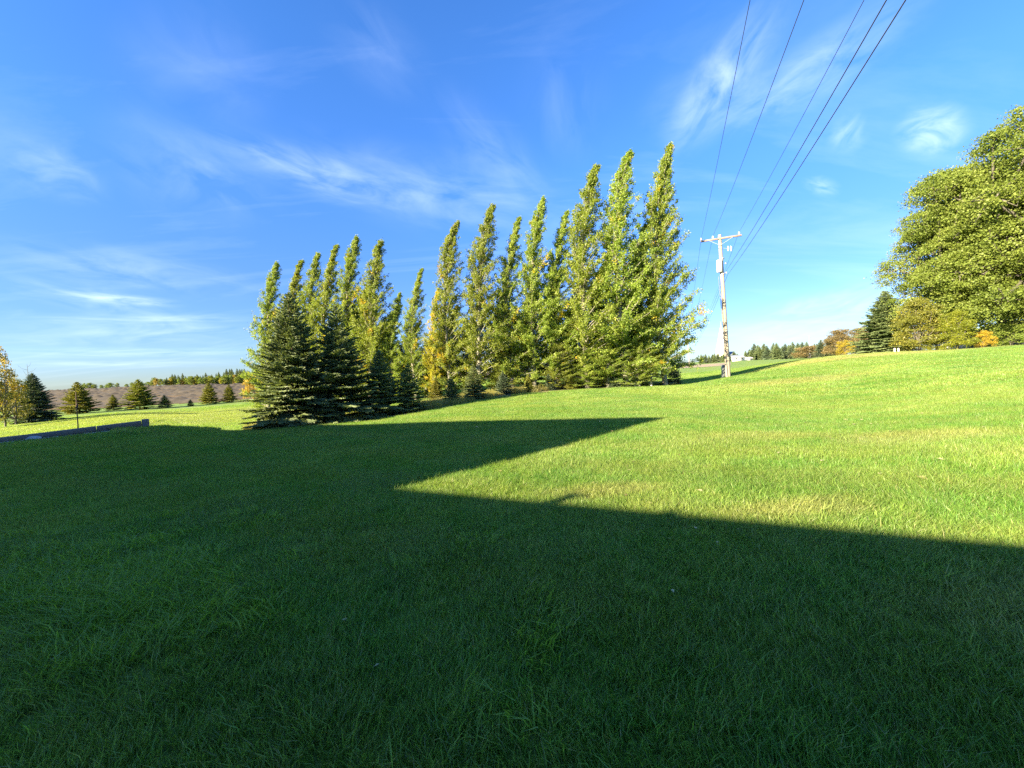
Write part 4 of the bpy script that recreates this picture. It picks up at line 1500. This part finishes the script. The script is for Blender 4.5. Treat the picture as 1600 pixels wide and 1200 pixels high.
# antenna mast among the distant conifers
b = ground_at(1266, 100)
ac = Acc()
tp = at(1264, 524, 100) - b
tube(ac, [(0, 0, -.3), tp * .5, tp], [.12, .10, .05], 6)
tube(ac, [tp * .9 + Vector((-.5, 0, 0)), tp * .9 + Vector((.5, 0, 0))], [.04, .04], 4)
o = link('antenna_mast', ac.mesh('antenna_mast', M_STEEL), None, b)
o['label'], o['category'] = 'thin dark mast rising above the orange-brown bush', 'mast'

# things half hidden under the big trees at right
shed(1489, 37.5, 2.4, 1.8, 1.15, .35, M_WHITE, M_WHITE, 'low white shed glimpsed under the yellow-green tree', 'garden_shed', 0.5, 'shed', 0)
shed(1590, 40, 3.6, 6, 1.7, 1.0, M_METERBOX, M_ROOFGREY, 'grey building corner showing at the right edge under the trees', 'garage', 0.4, 'garage', 1)
for px, lab in ((1398, 'short white post under the olive spruce, left of a pair'), (1404, 'short white post under the olive spruce, right of a pair'), (1454, 'single short white post under the lime-green tree')):
    b = ground_at(px, 37)
    ac = Acc()
    tube(ac, [(0, 0, -.2), (0, 0, .38), (0, 0, .42)], [.07, .07, .04], 8)
    o = link('marker_post', ac.mesh('marker_post', M_WHITE, True), None, b)
    o['label'], o['category'], o['group'] = lab, 'post', 'white posts under the trees'
# wooden bench under the trees
b = ground_at(1470, 36.6)
bench = thing('wooden_bench', 'dark wooden bench left of the low white shed', 'bench', b, (0, 0, .4))
for nm, lo, hi in (('seat', (-.6, -.2, .40), (.6, .2, .45)), ('backrest', (-.6, .2, .55), (.6, .24, .85)), ('leg', (-.55, -.18, -.1), (-.47, .18, .398)), ('leg', (.47, -.18, -.1), (.55, .18, .398))):
    ac = Acc()
    box(ac, lo, hi, None, .01)
    link(nm, ac.mesh(nm, M_POLE), bench)

# ------------------------------------------------------------------ the house behind the photographer (casts the roof shadow)
cot = 1 / math.tan(R(SUN_EL))
HR, WG, HE = 6.5, 2.0, 4.1
Rg = Vector((4.50, 10.83, 0)) - SD * HR * cot         # gable end of the ridge of the wing
Nc = Vector((-1.49, 5.38, 0)) - SD * HE * cot         # corner where the main block's eave starts


def frame(o_, ex, ey):
    l_ = math.hypot(ex, ey)
    ex, ey = ex / l_, ey / l_
    return Matrix(((ex, -ey, 0, o_.x), (ey, ex, 0, o_.y), (0, 0, 1, 0), (0, 0, 0, 1)))


MW, MM = frame(Rg, .962, -.273), frame(Nc, .92, -.39)
house = thing('house', 'beige house behind the photographer whose roof shades the lawn', 'house', (Rg.x, Rg.y, 0))


def hpart(name, acc, M, mat, parent=None):
    for i_, v_ in enumerate(acc.v):
        acc.v[i_] = np.array([tuple(M @ Vector(p_) - Vector((Rg.x, Rg.y, 0))) for p_ in v_])
    return link(name, acc.mesh(name, mat), parent or house)


LW = 36.0
ac = Acc()
box(ac, (-LW, -WG + .25, -1.4), (-.5, WG - .25, HE - .05))
ac.add([(-.5, -WG + .25, HE - .05), (-.5, WG - .25, HE - .05), (-.5, 0, HR - .3), (-LW, -WG + .25, HE - .05), (-LW, WG - .25, HE - .05), (-LW, 0, HR - .3)], [(0, 1, 2), (4, 3, 5)])
hpart('wing_wall', ac, MW, M_SIDING)


def roof_slab(acc, x0, x1, ya, za, yb, zb_, th_=.16, prow=0.0):
    V = [(x0, ya, za), (x1 + prow, ya, za), (x1, yb, zb_), (x0, yb, zb_), (x0, ya, za - th_), (x1 + prow, ya, za - th_), (x1, yb, zb_ - th_), (x0, yb, zb_ - th_)]
    acc.add(V, [(0, 1, 2, 3), (7, 6, 5, 4), (0, 4, 5, 1), (1, 5, 6, 2), (2, 6, 7, 3), (3, 7, 4, 0)])


ac = Acc()
roof_slab(ac, -LW - .3, 0, -WG, HE, -.002, HR, .16, -.45)
roof_slab(ac, -LW - .3, 0, WG, HE, .002, HR)
hpart('wing_roof', ac, MW, M_SHINGLE)
ac = Acc()
box(ac, (-9, -9.4, -.4), (17.4, -.5, HE - .16))
for x_ in (-9, 17.4):
    ac.add([(x_, -9.4, HE - .16), (x_, -.5, HE - .16), (x_, -5, HE + 1.05)], [(0, 1, 2)])
hpart('main_wall', ac, MM, M_SIDING)
ac = Acc()
roof_slab(ac, -9.4, 18, 0, HE, -5, HE + 1.35)
roof_slab(ac, -9.4, 18, -10, HE, -5.004, HE + 1.35)
hpart('main_roof', ac, MM, M_SHINGLE)
for (xx, yy_, vh) in ((2.05, -.3, .24), (3.35, -.3, .10)):
    ac = Acc()
    tube(ac, [(xx, yy_, HE + .0), (xx, yy_, HE + vh), (xx, yy_, HE + vh + .03)], [.07, .07, .11], 8)
    hpart('roof_vent', ac, MM, M_STEEL)
for xx in (2.5, 6.5, 13.0):
    ac = Acc()
    box(ac, (xx, -.52, 1.0), (xx + 1.4, -.47, 2.2))
    wf = hpart('window', ac, MM, M_WHITE)
    ac = Acc()
    box(ac, (xx + .07, -.50, 1.07), (xx + 1.33, -.45, 2.13))
    hpart('pane', ac, MM, M_GLASS, wf)
ac = Acc()
box(ac, (9.8, -.52, -.05), (10.8, -.46, 2.05))
dr = hpart('door', ac, MM, M_WHITE)
ac = Acc()
tube(ac, [(9.92, -.46, 1.0), (9.92, -.38, 1.0)], [.03, .035], 8)
hpart('handle', ac, MM, M_STEEL, dr)
